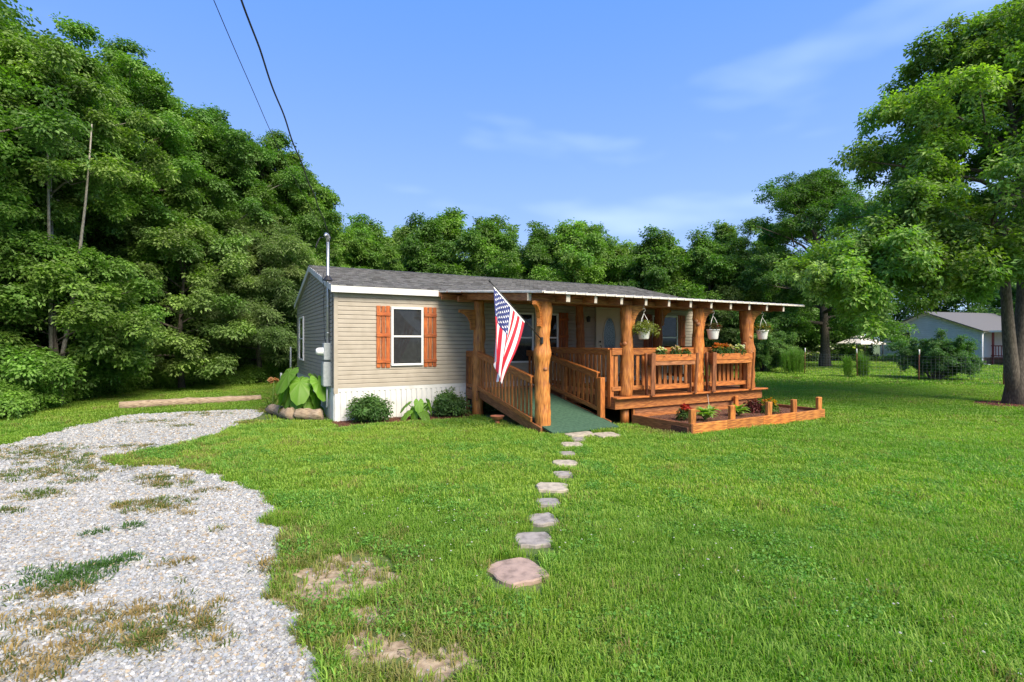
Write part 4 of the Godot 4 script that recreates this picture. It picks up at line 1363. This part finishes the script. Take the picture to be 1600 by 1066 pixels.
# ---------------------------------------------------------------- right side: fence, shrubs, neighbours
func make_right_side():
	rng.seed = 131
	var fp = [[12.2, 36.6], [13.7, 34.0], [15.3, 31.5], [16.6, 29.2], [17.9, 26.7], [19.2, 24.3], [21.0, 22.0], [22.8, 19.4], [24.4, 17.0]]
	var f = thing("wire_fence", "woven wire fence on rusty metal stakes with white tops across the lawn", "fence")
	for p in fp:
		var b = Vector3(p[0], 0, -p[1])
		var tilt = Vector3(rr(-.06, .04), 0, 0)
		obj("post", tube([b, b + Vector3(0, 1.28, 0) + tilt], [.026, .026], 6), mats.rust, f)
		obj("post_tip", tube([b + Vector3(0, 1.28, 0) + tilt, b + Vector3(0, 1.52, 0) + tilt * 1.2], [.028, .028], 6), mats.pot, f)
	var st = stool(false)
	for i in fp.size() - 1:
		var a = Vector3(fp[i][0], 0, -fp[i][1]); var b = Vector3(fp[i + 1][0], 0, -fp[i + 1][1])
		for k in 9:
			var y = .08 + k * .14
			tube_into(st, [a + Vector3(0, y, 0), a.lerp(b, .5) + Vector3(0, y - .01, 0), b + Vector3(0, y, 0)], [.0034, .0034, .0034], 3, false)
		var n = int(a.distance_to(b) / .15)
		for k in n:
			var q = a.lerp(b, float(k) / n)
			tube_into(st, [q + Vector3(0, .06, 0), q + Vector3(0, 1.21, 0)], [.0026, .0026], 3, false)
	obj("wire_mesh", done(st), mats.wire, f).set_meta("kind", "stuff")
	var lf = sprig(9, .085, .045, .11, 304)
	bush("round_shrub", "tall rounded light green shrub by the fence beyond the porch", "shrub", "", Vector3(15.5, 0, -31.6), 132, 3.0, 3.5, 8000, lf, Color(.14, .26, .065), 1.0, .2, .30)
	bush("round_shrub", "broad dark green shrub by the fence before the blue-grey house", "shrub", "", Vector3(20.7, 0, -25.2), 133, 3.0, 2.6, 8000, lf, Color(.09, .20, .055), .9, .16, .30)
	# feathery tall stalks
	var tall = [[15.95, 29.3, .60, 1.6, 64, "wide clump of feathery tall stalks between fence stakes"], [17.45, 26.75, .16, 1.3, 14, "thin short tuft of feathery stalks by a fence stake"], [18.2, 26.75, .26, 1.5, 24, "taller tuft of feathery stalks by a fence stake"]]
	var feather = blade_tuft(16, .5, .03, .006, 305)
	for q in tall:
		rng.seed = int(q[0] * 100)
		var t = thing("asparagus_clump", q[5], "plant", at(Vector3(q[0], 0, -q[1])))
		var s2 = stool(false)
		start_copies(q[4] * 4)
		for i in q[4]:
			var a = rng.randf() * TAU; var r = sqrt(rng.randf()) * q[2]
			var b = Vector3(cos(a) * r, 0, sin(a) * r * .6)
			var h = q[3] * rr(.6, 1.05)
			if i % 3 == 0:
				tube_into(s2, [b, b * 1.15 + Vector3(0, h, 0)], [.007, .003], 3, false)
			for k in 4:
				var c = rr(.8, 1.25)
				put(Basis(Vector3.UP, rng.randf() * TAU).scaled_local(Vector3(1.4, 1.0, 1.4)), b + Vector3(0, h * (.15 + k * .17), 0), Color(.16 * c, .29 * c, .045 * c))
		obj("stalks", done(s2), mats.stalk, t)
		copies("fronds", feather, mats.grass, t)
	# neighbour: blue-grey house, its gable wall towards us
	var wl = 8.0
	var ax = Vector3(.312, 0, .95).normalized()      # along the gable wall, left to right
	var out = Vector3(-.95, 0, .312).normalized()
	var NT = Transform3D(Basis(ax, Vector3.UP, out), Vector3(34.6, 0, -48.3))
	var h = thing("neighbour_house", "blue-grey sided house with brick base and white trim behind the shrubs", "house", NT)
	board("brick_base", 0, wl, 0, .62, -13, -.02, mats.brick, h, .01)
	board("wall_core", .01, wl - .01, .62, 2.75, -13, -.02, mats.bluegrey, h, .01)
	var pr := PrismMesh.new(); pr.size = Vector3(wl - .02, 1.55, 12.98)
	obj("gable_core", pr, mats.bluegrey, h, at(Vector3(wl * .5, 2.75 + .775, -6.51)))
	for i in 20:
		var y0 = .64 + i * .18; var y1 = y0 + .18
		var f2 = func(y): return max(.02, (y - 2.75) / 1.55 * wl * .5)
		var a0 = f2.call(y0); var a1 = f2.call(y1)
		if a0 > wl * .5 - .2: break
		obj("siding_plank", siding_course(a0, wl - a0, y0, y1, a1, wl - a1), mats.bluegrey, h)
	board("trim_band", -.03, wl + .03, .56, .70, -.01, .04, mats.white, h)
	for x in [0.0, wl]:
		board("corner_trim", x - .07, x + .07, .70, 2.75, -.03, .045, mats.white, h)
	for s in [-1, 1]:
		bar("rake_board", Vector3(wl * .5 + s * (wl * .5 + .3), 2.62, .1), Vector3(wl * .5, 4.28, .1), .04, .2, mats.white, h)
		var a = Vector3(wl * .5 + s * (wl * .5 + .35), 2.70, -6.3); var b = Vector3(wl * .5, 4.42, -6.3)
		var d = (b - a)
		var z = Vector3(0, 0, 1); var xx = d.normalized()
		obj("roof", cbox(Vector3(d.length(), .08, 13.4), .01), mats.darkroof, h, Transform3D(Basis(xx, z.cross(xx), z), (a + b) * .5))
	window(h, 1.35, 2.75, 1.35, 2.75, at(Vector3(0, 0, .03)))
	obj("downspout", tube([Vector3(wl + .12, 2.7, .08), Vector3(wl + .12, .25, .08), Vector3(wl + .2, .10, .15), Vector3(wl + .75, .06, .3)], [.055, .055, .055, .055], 8), mats.vinyl, h)
	var np = thing("neighbour_porch", "dark red railed porch at the end of the blue-grey house", "porch", NT)
	board("floor", wl + .3, wl + 3.2, .55, .65, -6, -.6, mats.redpaint, np)
	for i in 16:
		board("baluster", wl + .4 + i * .18, wl + .45 + i * .18, .7, 1.5, -.66, -.62, mats.redpaint, np)
	for y in [.72, 1.5]:
		board("rail", wl + .3, wl + 3.2, y, y + .08, -.69, -.60, mats.redpaint, np)
	for x in [.35, 1.7, 3.1]:
		board("post", wl + x, wl + x + .12, .0, 2.6, -.72, -.60, mats.redpaint, np)
	board("porch_roof", wl + .1, wl + 3.6, 2.6, 2.75, -6.2, -.3, mats.white, np)
	# brick outbuilding with an orange door
	var s = thing("brick_outbuilding", "low tan brick building with a bright orange door far beyond the fence", "building", Transform3D(Basis(Vector3.UP, -.35), Vector3(36.0, 0, -63)))
	board("wall", -5, 5, 0, 2.7, -6, 0, mats.brick, s, .01)
	bar("roof", Vector3(0, 2.68, .5), Vector3(0, 3.9, -3), 10.8, .12, mats.greybox, s)
	bar("roof", Vector3(0, 2.68, -6.5), Vector3(0, 3.9, -3), 10.8, .12, mats.greybox, s)
	board("door", 1.55, 2.4, .05, 2.15, .0, .06, mats.orangedoor, s)
	board("door_trim", 1.2, 1.53, .0, 2.3, .0, .08, mats.white, s)
	board("window", 2.8, 3.7, 1.0, 2.1, .0, .05, mats.vinyl, s)
	board("pane", 2.87, 3.63, 1.07, 2.03, .05, .06, mats.blind, s)
	# garden gazebo
	var g = thing("gazebo", "cream two-tier canopy gazebo beside the blue-grey house", "gazebo", at(Vector3(31.5, 0, -46.5)))
	for q in [[-1.15, -1.15], [1.15, -1.15], [1.15, 1.15], [-1.15, 1.15]]:
		obj("leg", tube([Vector3(q[0], 0, q[1]), Vector3(q[0], 1.75, q[1])], [.04, .04], 6), mats.black, g)
	obj("canopy", lathe([Vector2(1.85, 1.62), Vector2(1.85, 1.72), Vector2(1.0, 2.08), Vector2(.62, 2.20)], 4, false), mats.canopy, g, Transform3D(Basis(Vector3.UP, PI / 4 + .2), Vector3.ZERO))
	obj("upper_canopy", lathe([Vector2(.85, 2.20), Vector2(.85, 2.25), Vector2(.02, 2.52)], 4, false), mats.canopy, g, Transform3D(Basis(Vector3.UP, PI / 4 + .2), Vector3.ZERO))
	var wf = [Color(.72, .72, .66)]
	var lf2 = sprig(8, .10, .055, .12, 306)
	for q in [[27.4, 47.0, .8, "low white-flowering shrub before the maple trunk"], [33.4, 50.0, 1.5, "white-flowering shrub before the cream gazebo"], [30.2, 48.4, 1.5, "leafy green shrub beside the cream gazebo"]]:
		var b = bush("flowering_shrub", q[3], "shrub", "flowering shrubs in the far garden", Vector3(q[0], 0, -q[1]), int(q[0] * 10), 2.0 * q[2], 1.25 * q[2], 900, lf2, Color(.075, .14, .035), 1.5)
		flower_cluster(b, "blossoms", wf, 30, 1.0 * q[2], 1.1 * q[2], .13)

# ---------------------------------------------------------------- trees
func make_trees():
	var oak = sprig(17, .108, .066, .25, 401)
	var fine = sprig(18, .125, .04, .27, 402)
	var far = sprig(14, .19, .11, .36, 403)
	var birch = sprig(10, .11, .072, .19, 404)
	# near tree on the right with a twin trunk
	var lb = Vector3(15.3, 0, -15.7)
	var ex = []
	rng.seed = 6
	for q in [[-5.9, 3.5, 1.6, .75], [-6.4, 3.9, .9, .6], [-5.2, 4.3, 1.4, .8], [-5.4, 3.5, .6, .6], [-4.4, 3.5, 1.2, .65], [-4.6, 4.9, .9, .8], [-3.6, 3.6, 1.6, .6], [-3.8, 5.2, 1.2, .8], [-2.8, 3.7, 1.8, .6], [-3.0, 4.0, 2.0, .8], [-2.0, 3.8, 2.2, .6], [-4.0, 4.0, 2.2, .6], [-5.6, 4.2, -.6, .7], [-4.8, 3.9, -1.0, .6], [-3.4, 6.3, .8, .7], [-3.0, 7.2, .5, .65], [-1.2, 3.9, 2.2, .6]]:
		ex.append([Vector3(q[0], q[1], q[2]), q[3]])
	tree("twin_trunk_tree", "leafy tree with rough twin trunk in a mulch ring on the lawn", "", lb, 501, {"h": 12.9, "r": 4.7, "bare": .31, "limbs": 46, "n": 27000, "mesh": birch, "col": Color(.245, .385, .085), "vary": .26, "sc": 1.05, "tr": .235, "cone": true, "forks": [Vector3(1.5, 7.5, -.3), Vector3(-.9, 7.0, .5)], "lobe": .135, "droop": .10, "flat": .95, "extra": ex, "lean": Vector3(-.02, 0, 0)})
	# woods along the left
	var W = "trees of the wood along the drive"
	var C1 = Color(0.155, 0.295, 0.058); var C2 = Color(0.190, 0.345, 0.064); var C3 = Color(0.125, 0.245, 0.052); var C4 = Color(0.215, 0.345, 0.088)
	var front = [
		[-15.6, 12.6, 13.8, 4.2, C2, "broad bright green tree at the drive end of the wood", {}],
		[-16.6, 16.8, 12.8, 3.7, C1, "green tree with a curved brown trunk at the wood edge", {"lean": Vector3(.05, 0, 0), "bare": .24}],
		[-15.9, 19.2, 13.6, 3.9, C2, "tall bright tree between the curved trunk and the tallest tree", {"bare": .26}],
		[-16.0, 22.2, 14.2, 4.1, C1, "tallest tree of the wood, dark straight trunk below", {"bare": .26, "bark": "pale"}],
		[-14.2, 23.8, 13.4, 3.9, C3, "deep green tree beside the tallest tree of the wood", {"bare": .24, "bark": "pale"}],
		[-12.9, 25.4, 12.6, 3.4, C1, "rounded green tree sloping down towards the house roof", {"bare": .18}],
		[-11.9, 27.4, 11.9, 2.7, C2, "bright tree standing next to the service mast above the roof", {"bare": .15}],
		[-13.4, 15.3, 5.0, 2.5, C2, "low spreading tree reaching over the gravel from the wood", {"bare": .16, "droop": -.08, "n": 5200}],
		[-13.2, 20.6, 7.0, 2.9, C4, "low tree with layered branches behind the timber log", {"bare": .10, "droop": -.15, "n": 6000}],
		[-11.3, 23.2, 7.6, 2.8, Color(.21, .31, .11), "grey-green feathery tree at the wood edge near the house", {"bare": .12, "droop": -.1, "fine": true, "n": 6500}],
		[-9.7, 25.8, 5.2, 1.9, C1, "small tree just behind the rear corner of the house", {"bare": .2, "n": 3600}],
		[-14.0, 15.7, 11.4, 2.7, C4, "slender tree with pale forked stems and thin crown at the wood edge", {"bark": "pale", "bare": .50, "limbs": 18, "n": 3600, "tr": .085, "forks": [Vector3(2.0, 8.0, 1.0), Vector3(1.0, 8.4, 1.3)], "lean": Vector3(.10, 0, .03)}],
		[-9.4, 31.5, 8.8, 2.6, C2, "medium tree rising behind the house gable", {"bare": .16}]]
	var ord = ["first", "second", "third", "fourth", "fifth", "sixth", "seventh", "eighth", "ninth", "tenth", "eleventh", "twelfth", "thirteenth", "fourteenth", "fifteenth", "sixteenth", "seventeenth", "eighteenth", "nineteenth", "twentieth", "twenty-first", "twenty-second", "twenty-third", "twenty-fourth"]
	var i = 0
	for f in front:
		var o = {"h": f[2], "r": f[3], "limbs": 27, "n": 9800, "mesh": fine if f[6].has("fine") else oak, "col": f[4], "vary": .24, "lobe": .165, "flat": .8}
		o.merge(f[6], true)
		o["bark"] = mats.palebark if o.get("bark", "") is String and o.get("bark", "") == "pale" else mats.bark
		tree("broadleaf_tree", f[5], W, Vector3(f[0], 0, -f[1]), 520 + i, o)
		i += 1
	for f in [[-19.4, 14.6, 14.5, 4.6], [-19.6, 18.8, 15.0, 4.6], [-20.0, 23.5, 15.0, 4.8], [-17.6, 27.4, 14.6, 4.5], [-15.6, 29.4, 13.6, 4.0], [-14.2, 33.0, 12.0, 4.0], [-23.5, 17.0, 15, 5.0], [-23.0, 26.0, 15, 5.0], [-19, 32, 14, 5.0]]:
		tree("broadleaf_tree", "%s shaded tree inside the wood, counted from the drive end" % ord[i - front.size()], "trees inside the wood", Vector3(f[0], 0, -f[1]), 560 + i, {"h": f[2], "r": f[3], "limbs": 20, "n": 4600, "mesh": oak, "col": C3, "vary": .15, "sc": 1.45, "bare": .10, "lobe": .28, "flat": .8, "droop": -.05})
		i += 1
	# bushes in the dark under the trees
	var j0 = i
	for f in [[-17.2, 15.4, 4.2, 3.2], [-17.6, 18.6, 4.5, 3.4], [-17.8, 21.8, 4.6, 3.6], [-16.4, 25.2, 4.6, 3.6], [-14.2, 26.8, 4.4, 3.4], [-12.2, 28.8, 3.8, 3.2], [-10.2, 30.6, 3.4, 3.0], [-20.5, 21, 5, 4], [-16.6, 12.6, 3.6, 2.8]]:
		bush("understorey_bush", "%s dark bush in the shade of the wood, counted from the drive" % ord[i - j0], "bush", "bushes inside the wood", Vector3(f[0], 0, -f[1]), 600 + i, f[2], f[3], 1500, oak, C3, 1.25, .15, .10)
		i += 1
	# bright low growth at the edge of the wood
	var edge = [[-12.9, 11.6], [-13.0, 12.4], [-13.3, 13.2], [-13.6, 14.0], [-13.9, 14.7], [-14.2, 15.5], [-14.5, 16.3], [-14.6, 17.1], [-14.8, 18.0], [-14.9, 18.9], [-15.0, 19.8], [-14.7, 20.6], [-14.3, 21.2], [-13.8, 21.7], [-13.3, 22.1], [-12.7, 22.5], [-12.1, 22.9], [-11.5, 23.4], [-10.9, 23.9], [-10.4, 24.4], [-9.9, 25.0], [-9.4, 25.8]]
	j0 = i
	for e in edge:
		rng.seed = 700 + i
		var s = rr(.7, 1.35)
		bush("edge_plant", "%s low bright plant along the wood edge, counted from the gravel drive" % ord[i - j0], "plant", "low plants along the wood edge", Vector3(e[0] + .35, 0, -e[1]), 700 + i, 1.2 * s, .80 * s, 420, oak, Color(.20, .37, .06), .62, .2, .05)
		i += 1
	# row of trees behind the house
	var row = [[540, 352, 34], [575, 336, 38], [622, 350, 41], [662, 340, 37], [702, 322, 39], [750, 334, 37], [792, 358, 42], [838, 350, 39], [886, 346, 38], [932, 344, 40], [978, 370, 42], [1022, 364, 39], [1064, 372, 41], [1110, 360, 40], [1148, 342, 42], [1190, 346, 46]]
	for k in row.size():
		var q = row[k]
		var D: float = q[2]
		var x = (q[0] - 800) / 805.0 * D
		rng.seed = 800 + k
		var c = [C1, C2, C3, C4][(k * 7 + 1) % 4]
		tree("broadleaf_tree", "%s tree of the row behind the house roof, counted from the service mast" % ord[k], "trees behind the house", Vector3(x, 0, -D), 820 + k, {"h": 1.92 + (533 - q[1]) / 805.0 * D, "r": rr(2.4, 3.3), "limbs": 19, "n": 3800, "mesh": far, "col": c, "vary": .2, "sc": .95, "bare": .12, "lobe": .22, "flat": .9})
	for k in 13:
		rng.seed = 860 + k
		tree("broadleaf_tree", "%s far tree behind the roof row, counted from the wood" % ord[k], "far trees behind the row", Vector3(-22 + k * 4.4 + rr(-1, 1), 0, -rr(49, 54)), 870 + k, {"h": rr(10, 11.6), "r": rr(3.4, 4.2), "limbs": 14, "n": 2000, "mesh": far, "col": C3, "vary": .15, "sc": 1.5, "bare": .05, "lobe": .36, "flat": .7})
	# right background
	tree("maple_tree", "large dense dark green shade tree beyond the wire fence", "", Vector3(22.9, 0, -37.7), 901, {"h": 14.9, "r": 5.6, "limbs": 30, "n": 11000, "mesh": far, "col": Color(.115, .235, .048), "vary": .22, "sc": .8, "tr": .34, "bare": .17, "lobe": .20, "flat": .85, "droop": -.12})
	tree("broadleaf_tree", "slim pale green young tree by the porch end", "", Vector3(15.9, 0, -38.5), 902, {"h": 6.4, "r": 1.5, "limbs": 15, "n": 2200, "mesh": oak, "col": Color(.10, .17, .04), "vary": .15, "sc": 1.0, "bare": .06, "cone": true, "lobe": .40})
	var back = [[28, 57, 11.5], [33, 70, 13], [39.5, 71, 13], [46, 66, 13], [24, 60, 12], [52, 58, 12], [58, 52, 12.5], [49, 47, 10], [64, 60, 13], [20, 52, 11.5], [66, 45, 12], [31.5, 56, 6.5]]
	for k in back.size():
		var q = back[k]
		tree("broadleaf_tree", ["distant tree rising behind the big maple", "distant tree behind the brick outbuilding roof", "distant tree behind the orange door building", "distant tree behind the ridge of the blue-grey house", "distant tree between the maple and the roof row", "distant tree behind the dark red porch", "distant tree beyond the dark red porch", "smaller tree beside the dark red porch", "farthest tree beyond the blue-grey house", "distant tree behind the tall rounded shrub", "outermost distant tree beyond the red porch", "small tree behind the cream gazebo"][k], "distant trees beyond the gardens", Vector3(q[0], 0, -q[1]), 920 + k, {"h": q[2], "r": q[2] * .38, "limbs": 15, "n": 2200, "mesh": far, "col": [C3, C1, C3][k % 3], "vary": .16, "sc": 1.5, "bare": .08, "lobe": .34, "flat": .66})

# ---------------------------------------------------------------- lawn, gravel
var dry_spots = [[-5.1, 7.6, .9], [-1.45, 4.3, .62], [-.7, 3.2, .6], [-5.9, 9.3, .7], [-6.4, 12.0, .6], [-2.2, 4.9, .35], [-1.6, 3.7, .4], [-6.6, 8.4, .9], [-6.7, 14.2, .6], [3.2, 10.8, .5]]
var drive_tufts = [[-3.62, 4.15, .34, 0, 150], [-3.42, 4.42, .18, 0, 50], [-4.15, 5.97, .40, 1, 190], [-4.57, 6.81, .30, 1, 90], [-5.87, 6.39, .30, 1, 80], [-4.2, 5.12, .12, 0, 22], [-3.9, 5.3, .1, 0, 14], [-3.2, 3.55, .28, 2, 90], [-2.95, 3.08, .36, 2, 150], [-2.75, 3.5, .3, 2, 110], [-2.41, 3.70, .25, 2, 80], [-2.34, 3.30, .26, 1, 110], [-7.0, 7.3, .5, 1, 170], [-6.37, 7.7, .6, 1, 200], [-7.94, 8.63, .5, 1, 160], [-1.95, 4.39, .22, 2, 80], [-2.15, 3.46, .16, 1, 40], [-5.61, 5.79, .14, 1, 30], [-6.9, 9.26, .4, 1, 90], [-7.19, 8.27, .6, 1, 160], [-8.3, 9.1, .6, 1, 150], [-3.5, 3.9, .25, 2, 60], [-3.0, 4.4, .16, 2, 30], [-2.6, 4.1, .09, 2, 14], [-3.6, 5.7, .1, 2, 10], [-3.0, 5.2, .09, 1, 10], [-8.6, 12.2, .5, 1, 90], [-7.6, 11.6, .35, 1, 50], [-8.0, 13.4, .6, 1, 90], [-4.9, 7.2, .35, 1, 80], [-3.9, 6.6, .2, 2, 40], [-6.0, 7.0, .3, 1, 60], [-1.9, 3.3, .12, 2, 18]]

func lawn_share(x, d) -> float:
	var p = Vector2(x, d)
	if Geometry2D.is_point_in_polygon(p, gravel_poly):
		return 0.0
	var q = HT.affine_inverse() * Vector3(x, 0, -d)
	var u = q.x; var v = q.z
	if u > -.06 and u < 12.6 and v < .02 and v > -7.6: return 0.0
	if u > -.12 and u < 3.36 and v >= .02 and v < .98: return 0.0
	if u > 3.42 and u < 5.3 and v >= 0 and v < 4.04: return 0.0
	if u > 5.3 and u < 10.6 and v >= 0 and v < 3.72: return 0.0
	if u > 5.9 and u < 10.64 and v > 3.6 and v < 5.35: return 0.0
	if x > -6.6 and x < -4.4 and d > 12.3 and d < 14.0: return .04
	for s in stones:
		if d < s[1] + .4 and d > s[1] - .4:
			var e = Vector2((x - s[0]) / (s[2] * .56), (d - s[1] + .07) / (s[3] * .5 + .12))
			if max(abs(e.x), abs(e.y)) < 1.0: return 0.0
	if x < -8 and x < -14.9 + max(0.0, (d - 20.0)) * 1.05 and d > 10: return 0.12
	if pow((x - 15.4) / 1.5, 2) + pow((d - 15.35) / 1.1, 2) < 1: return .02
	for s in soil_spots:
		var e = pow((x - s[0]) / s[2], 2) + pow((d - s[1]) / s[3], 2)
		if e < 1.1: return .17
	return 1.0

func make_lawn():
	var n1 = noise(.35, 61, 3); var n2 = noise(1.6, 62, 2); var n3 = noise(.12, 63, 2)
	var lawn := Node3D.new()
	lawn.name = "lawn_grass"
	add_child(lawn)
	lawn.set_meta("kind", "stuff")
	tag(lawn, "bright green mown grass covering the whole yard", "grass")
	# d0, d1, tufts per square metre, scale, blade mesh
	var bands = [[2.2, 5.5, 780, .95, blade_tuft(13, .098, .06, .0075, 601)], [5.5, 11, 430, 1.15, blade_tuft(13, .068, .075, .0088, 602)], [11, 22, 150, 1.5, blade_tuft(16, .05, .095, .011, 603)], [22, 62, 24, 2.6, blade_tuft(22, .04, .13, .017, 604)]]
	for b in bands:
		rng.seed = int(b[0] * 100)
		var area = 1.12 * (b[1] * b[1] - b[0] * b[0]) + 3.0 * (b[1] - b[0])
		var n = int(area * b[2])
		start_copies(n)
		for i in n:
			var d = sqrt(lerpf(b[0] * b[0], b[1] * b[1], rng.randf()))
			var x = rr(-1, 1) * (d * 1.12 + 1.5)
			if rng.randf() >= lawn_share(x, d):
				continue
			var a = n1.get_noise_2d(x, d); var c = n2.get_noise_2d(x, d); var e = n3.get_noise_2d(x, d)
			var dry = clampf(c * .35 + a * .25, 0.0, .3)
			for s in dry_spots:
				var r = Vector2(x - s[0], d - s[1]).length() / s[2]
				if r < 1.5:
					dry = max(dry, (1.5 - r) * .75 + c * .3)
			if dry > .35 and rng.randf() < dry * .35:
				continue
			var lush = Color(.225, .400, .045); var yel = Color(.345, .490, .066); var tan = Color(.36, .29, .12)
			var col = lush.lerp(yel, clampf(.5 + a * .9 + e * .9 + rr(-.35, .35), 0, 1))
			if rng.randf() < dry:
				col = col.lerp(tan, rr(.4, 1.0))
			var h = b[3] * (1.0 + a * .35 + c * .45) * rr(.7, 1.25)
			if dry > .3: h *= .75
			put(Basis(Vector3.UP, rng.randf() * TAU).scaled_local(Vector3(b[3], h, b[3])), Vector3(x, 0, -d), col)
		copies("grass_tufts", b[4], mats.grass, lawn)
	# coarser long blades in clumps
	var n4 = noise(.8, 66, 2)
	start_copies(16000)
	rng.seed = 67
	for i in 60000:
		if bn >= 15990: break
		var d = sqrt(lerpf(5.0, 150.0, rng.randf()))
		var x = rr(-1, 1) * (d * 1.12 + 1.5)
		if n4.get_noise_2d(x, d) < .10 or rng.randf() > lawn_share(x, d): continue
		var t = rr(.8, 1.25)
		put(Basis(Vector3.UP, rng.randf() * TAU).scaled_local(Vector3(1.0, rr(.6, 1.1), 1.0)), Vector3(x, 0, -d), (Color(.19, .40, .05) if rng.randf() < .5 else Color(.33, .49, .085)) * t)
	copies("coarse_tufts", blade_tuft(9, .125, .05, .0095, 605), mats.grass, lawn)
	# clover leaves between the blades
	start_copies(12000)
	for i in 40000:
		if bn >= 11990: break
		var d = sqrt(lerpf(5.0, 90.0, rng.randf()))
		var x = rr(-1, 1) * (d * 1.12 + 1.5)
		if n4.get_noise_2d(x + 40.0, d) < .22 or rng.randf() > lawn_share(x, d): continue
		var t = rr(.7, 1.2)
		put(basis_up((Vector3.UP + rand_unit() * .5).normalized(), rr(.8, 1.3)), Vector3(x, rr(.04, .085), -d), Color(.17, .37, .055) * t)
	copies("clover_leaves", sprig(6, .024, .022, .035, 606), mats.grass, lawn)
	# weeds and dead grass on the drive
	var weeds := Node3D.new()
	weeds.name = "drive_weeds"
	add_child(weeds)
	weeds.set_meta("kind", "stuff")
	tag(weeds, "green and straw-coloured grass weeds growing through the gravel", "weeds")
	var wt = blade_tuft(16, .085, .05, .006, 611)
	rng.seed = 612
	start_copies(6000)
	for s in drive_tufts:
		for i in int(s[4] * (.62 if s[3] == 2 else .85)):
			var a = rng.randf() * TAU; var r = pow(rng.randf(), .7) * s[2]
			var p = Vector3(s[0] + cos(a) * r * 1.25, .008, -(s[1] + sin(a) * r * .75))
			if n2.get_noise_2d(p.x * 4, p.z * 6) < .02: continue
			var col = Color(.075, .17, .03) if s[3] == 0 else (Color(.13, .19, .035) if rng.randf() < .55 else Color(.36, .27, .11))
			if s[3] == 2: col = Color(.42, .29, .13) if rng.randf() < .72 else Color(.14, .18, .04)
			var k = rr(.8, 1.2)
			var z = rr(.7, 1.3)
			put(Basis(Vector3.UP, rng.randf() * TAU).scaled_local(Vector3(1.25 * z, rr(.3, .75), 1.25 * z)), p, col * k)
	copies("weed_tufts", wt, mats.grass, weeds)
	# crushed stone
	var stone_meshes = []
	for v in 3:
		rng.seed = 620 + v
		var st = stool(false)
		var c = []
		for i in 8:
			c.append(Vector3((1 if i & 1 else -1) * rr(.28, .5), (1 if i & 2 else -1) * rr(.14, .30), (1 if i & 4 else -1) * rr(.25, .42)))
		for f in [[0, 1, 3, 2], [4, 5, 7, 6], [0, 1, 5, 4], [2, 3, 7, 6], [0, 2, 6, 4], [1, 3, 7, 5]]:
			facing(st, [c[f[0]], c[f[1]], c[f[2]]]); facing(st, [c[f[0]], c[f[2]], c[f[3]]])
		stone_meshes.append(done(st))
	var gr := Node3D.new()
	gr.name = "gravel"
	add_child(gr)
	gr.set_meta("kind", "stuff")
	tag(gr, "pale grey crushed limestone covering the curving drive", "gravel")
	var gb = [[2.2, 4.2, 4200, .0245], [4.2, 7.0, 2700, .029], [7.0, 15.5, 800, .040]]
	for v in 3:
		start_copies(150000)
		rng.seed = 640 + v
		for b in gb:
			var area = .56 * (b[1] * b[1] - b[0] * b[0]) + 1.5 * (b[1] - b[0])
			var n = int(area * b[2] / 3.0)
			for i in n:
				var d = sqrt(lerpf(b[0] * b[0], b[1] * b[1], rng.randf()))
				var x = -rng.randf() * (d * 1.12 + 1.5)
				var p = Vector2(x, d)
				if not Geometry2D.is_point_in_polygon(p, gravel_poly):
					if rng.randf() > .012: continue
					if lawn_share(x, d) < .1: continue
				var z = b[3] * (rr(.45, 1.0) if rng.randf() < .9 else rr(1.0, 1.5))
				var q = rng.randf(); var t = rr(.75, 1.15)
				var col = Color(.355, .357, .35) * t
				if q < .28: col = Color(.275, .295, .31) * t
				elif q < .40: col = Color(.35, .285, .20) * t
				elif q < .47: col = Color(.46, .455, .435) * t
				elif q < .50: col = Color(.17, .17, .18) * t
				put(Basis.from_euler(Vector3(rr(-.5, .5), rng.randf() * TAU, rr(-.5, .5))).scaled_local(Vector3(z, z * rr(.7, 1.1), z)), Vector3(x, .006 + z * .12, -d), col)
		copies("stones", stone_meshes[v], mats.tint, gr)
	# clover heads in the lawn
	rng.seed = 650
	start_copies(170)
	for i in 170:
		var cl = [[-1.2, 5.6, .9], [.0, 4.6, .7], [-.6, 5.0, .8], [-1.5, 11.0, 1.6], [1.8, 4.2, .8], [-.4, 11.2, 1.0], [-4.4, 11.2, .9], [2.6, 3.3, .8]][i % 8]
		var p = Vector3(cl[0] + rng.randfn() * cl[2] * .6, rr(.06, .11), -(cl[1] + rng.randfn() * cl[2] * .6))
		if lawn_share(p.x, -p.z) < .5: continue
		put(basis_up(Vector3.UP, rr(.006, .010)), p, Color(.52, .52, .46))
	tag(copies("clover_flowers", meshes.blossom, mats.tint), "small white clover heads scattered in the lawn", "flowers")
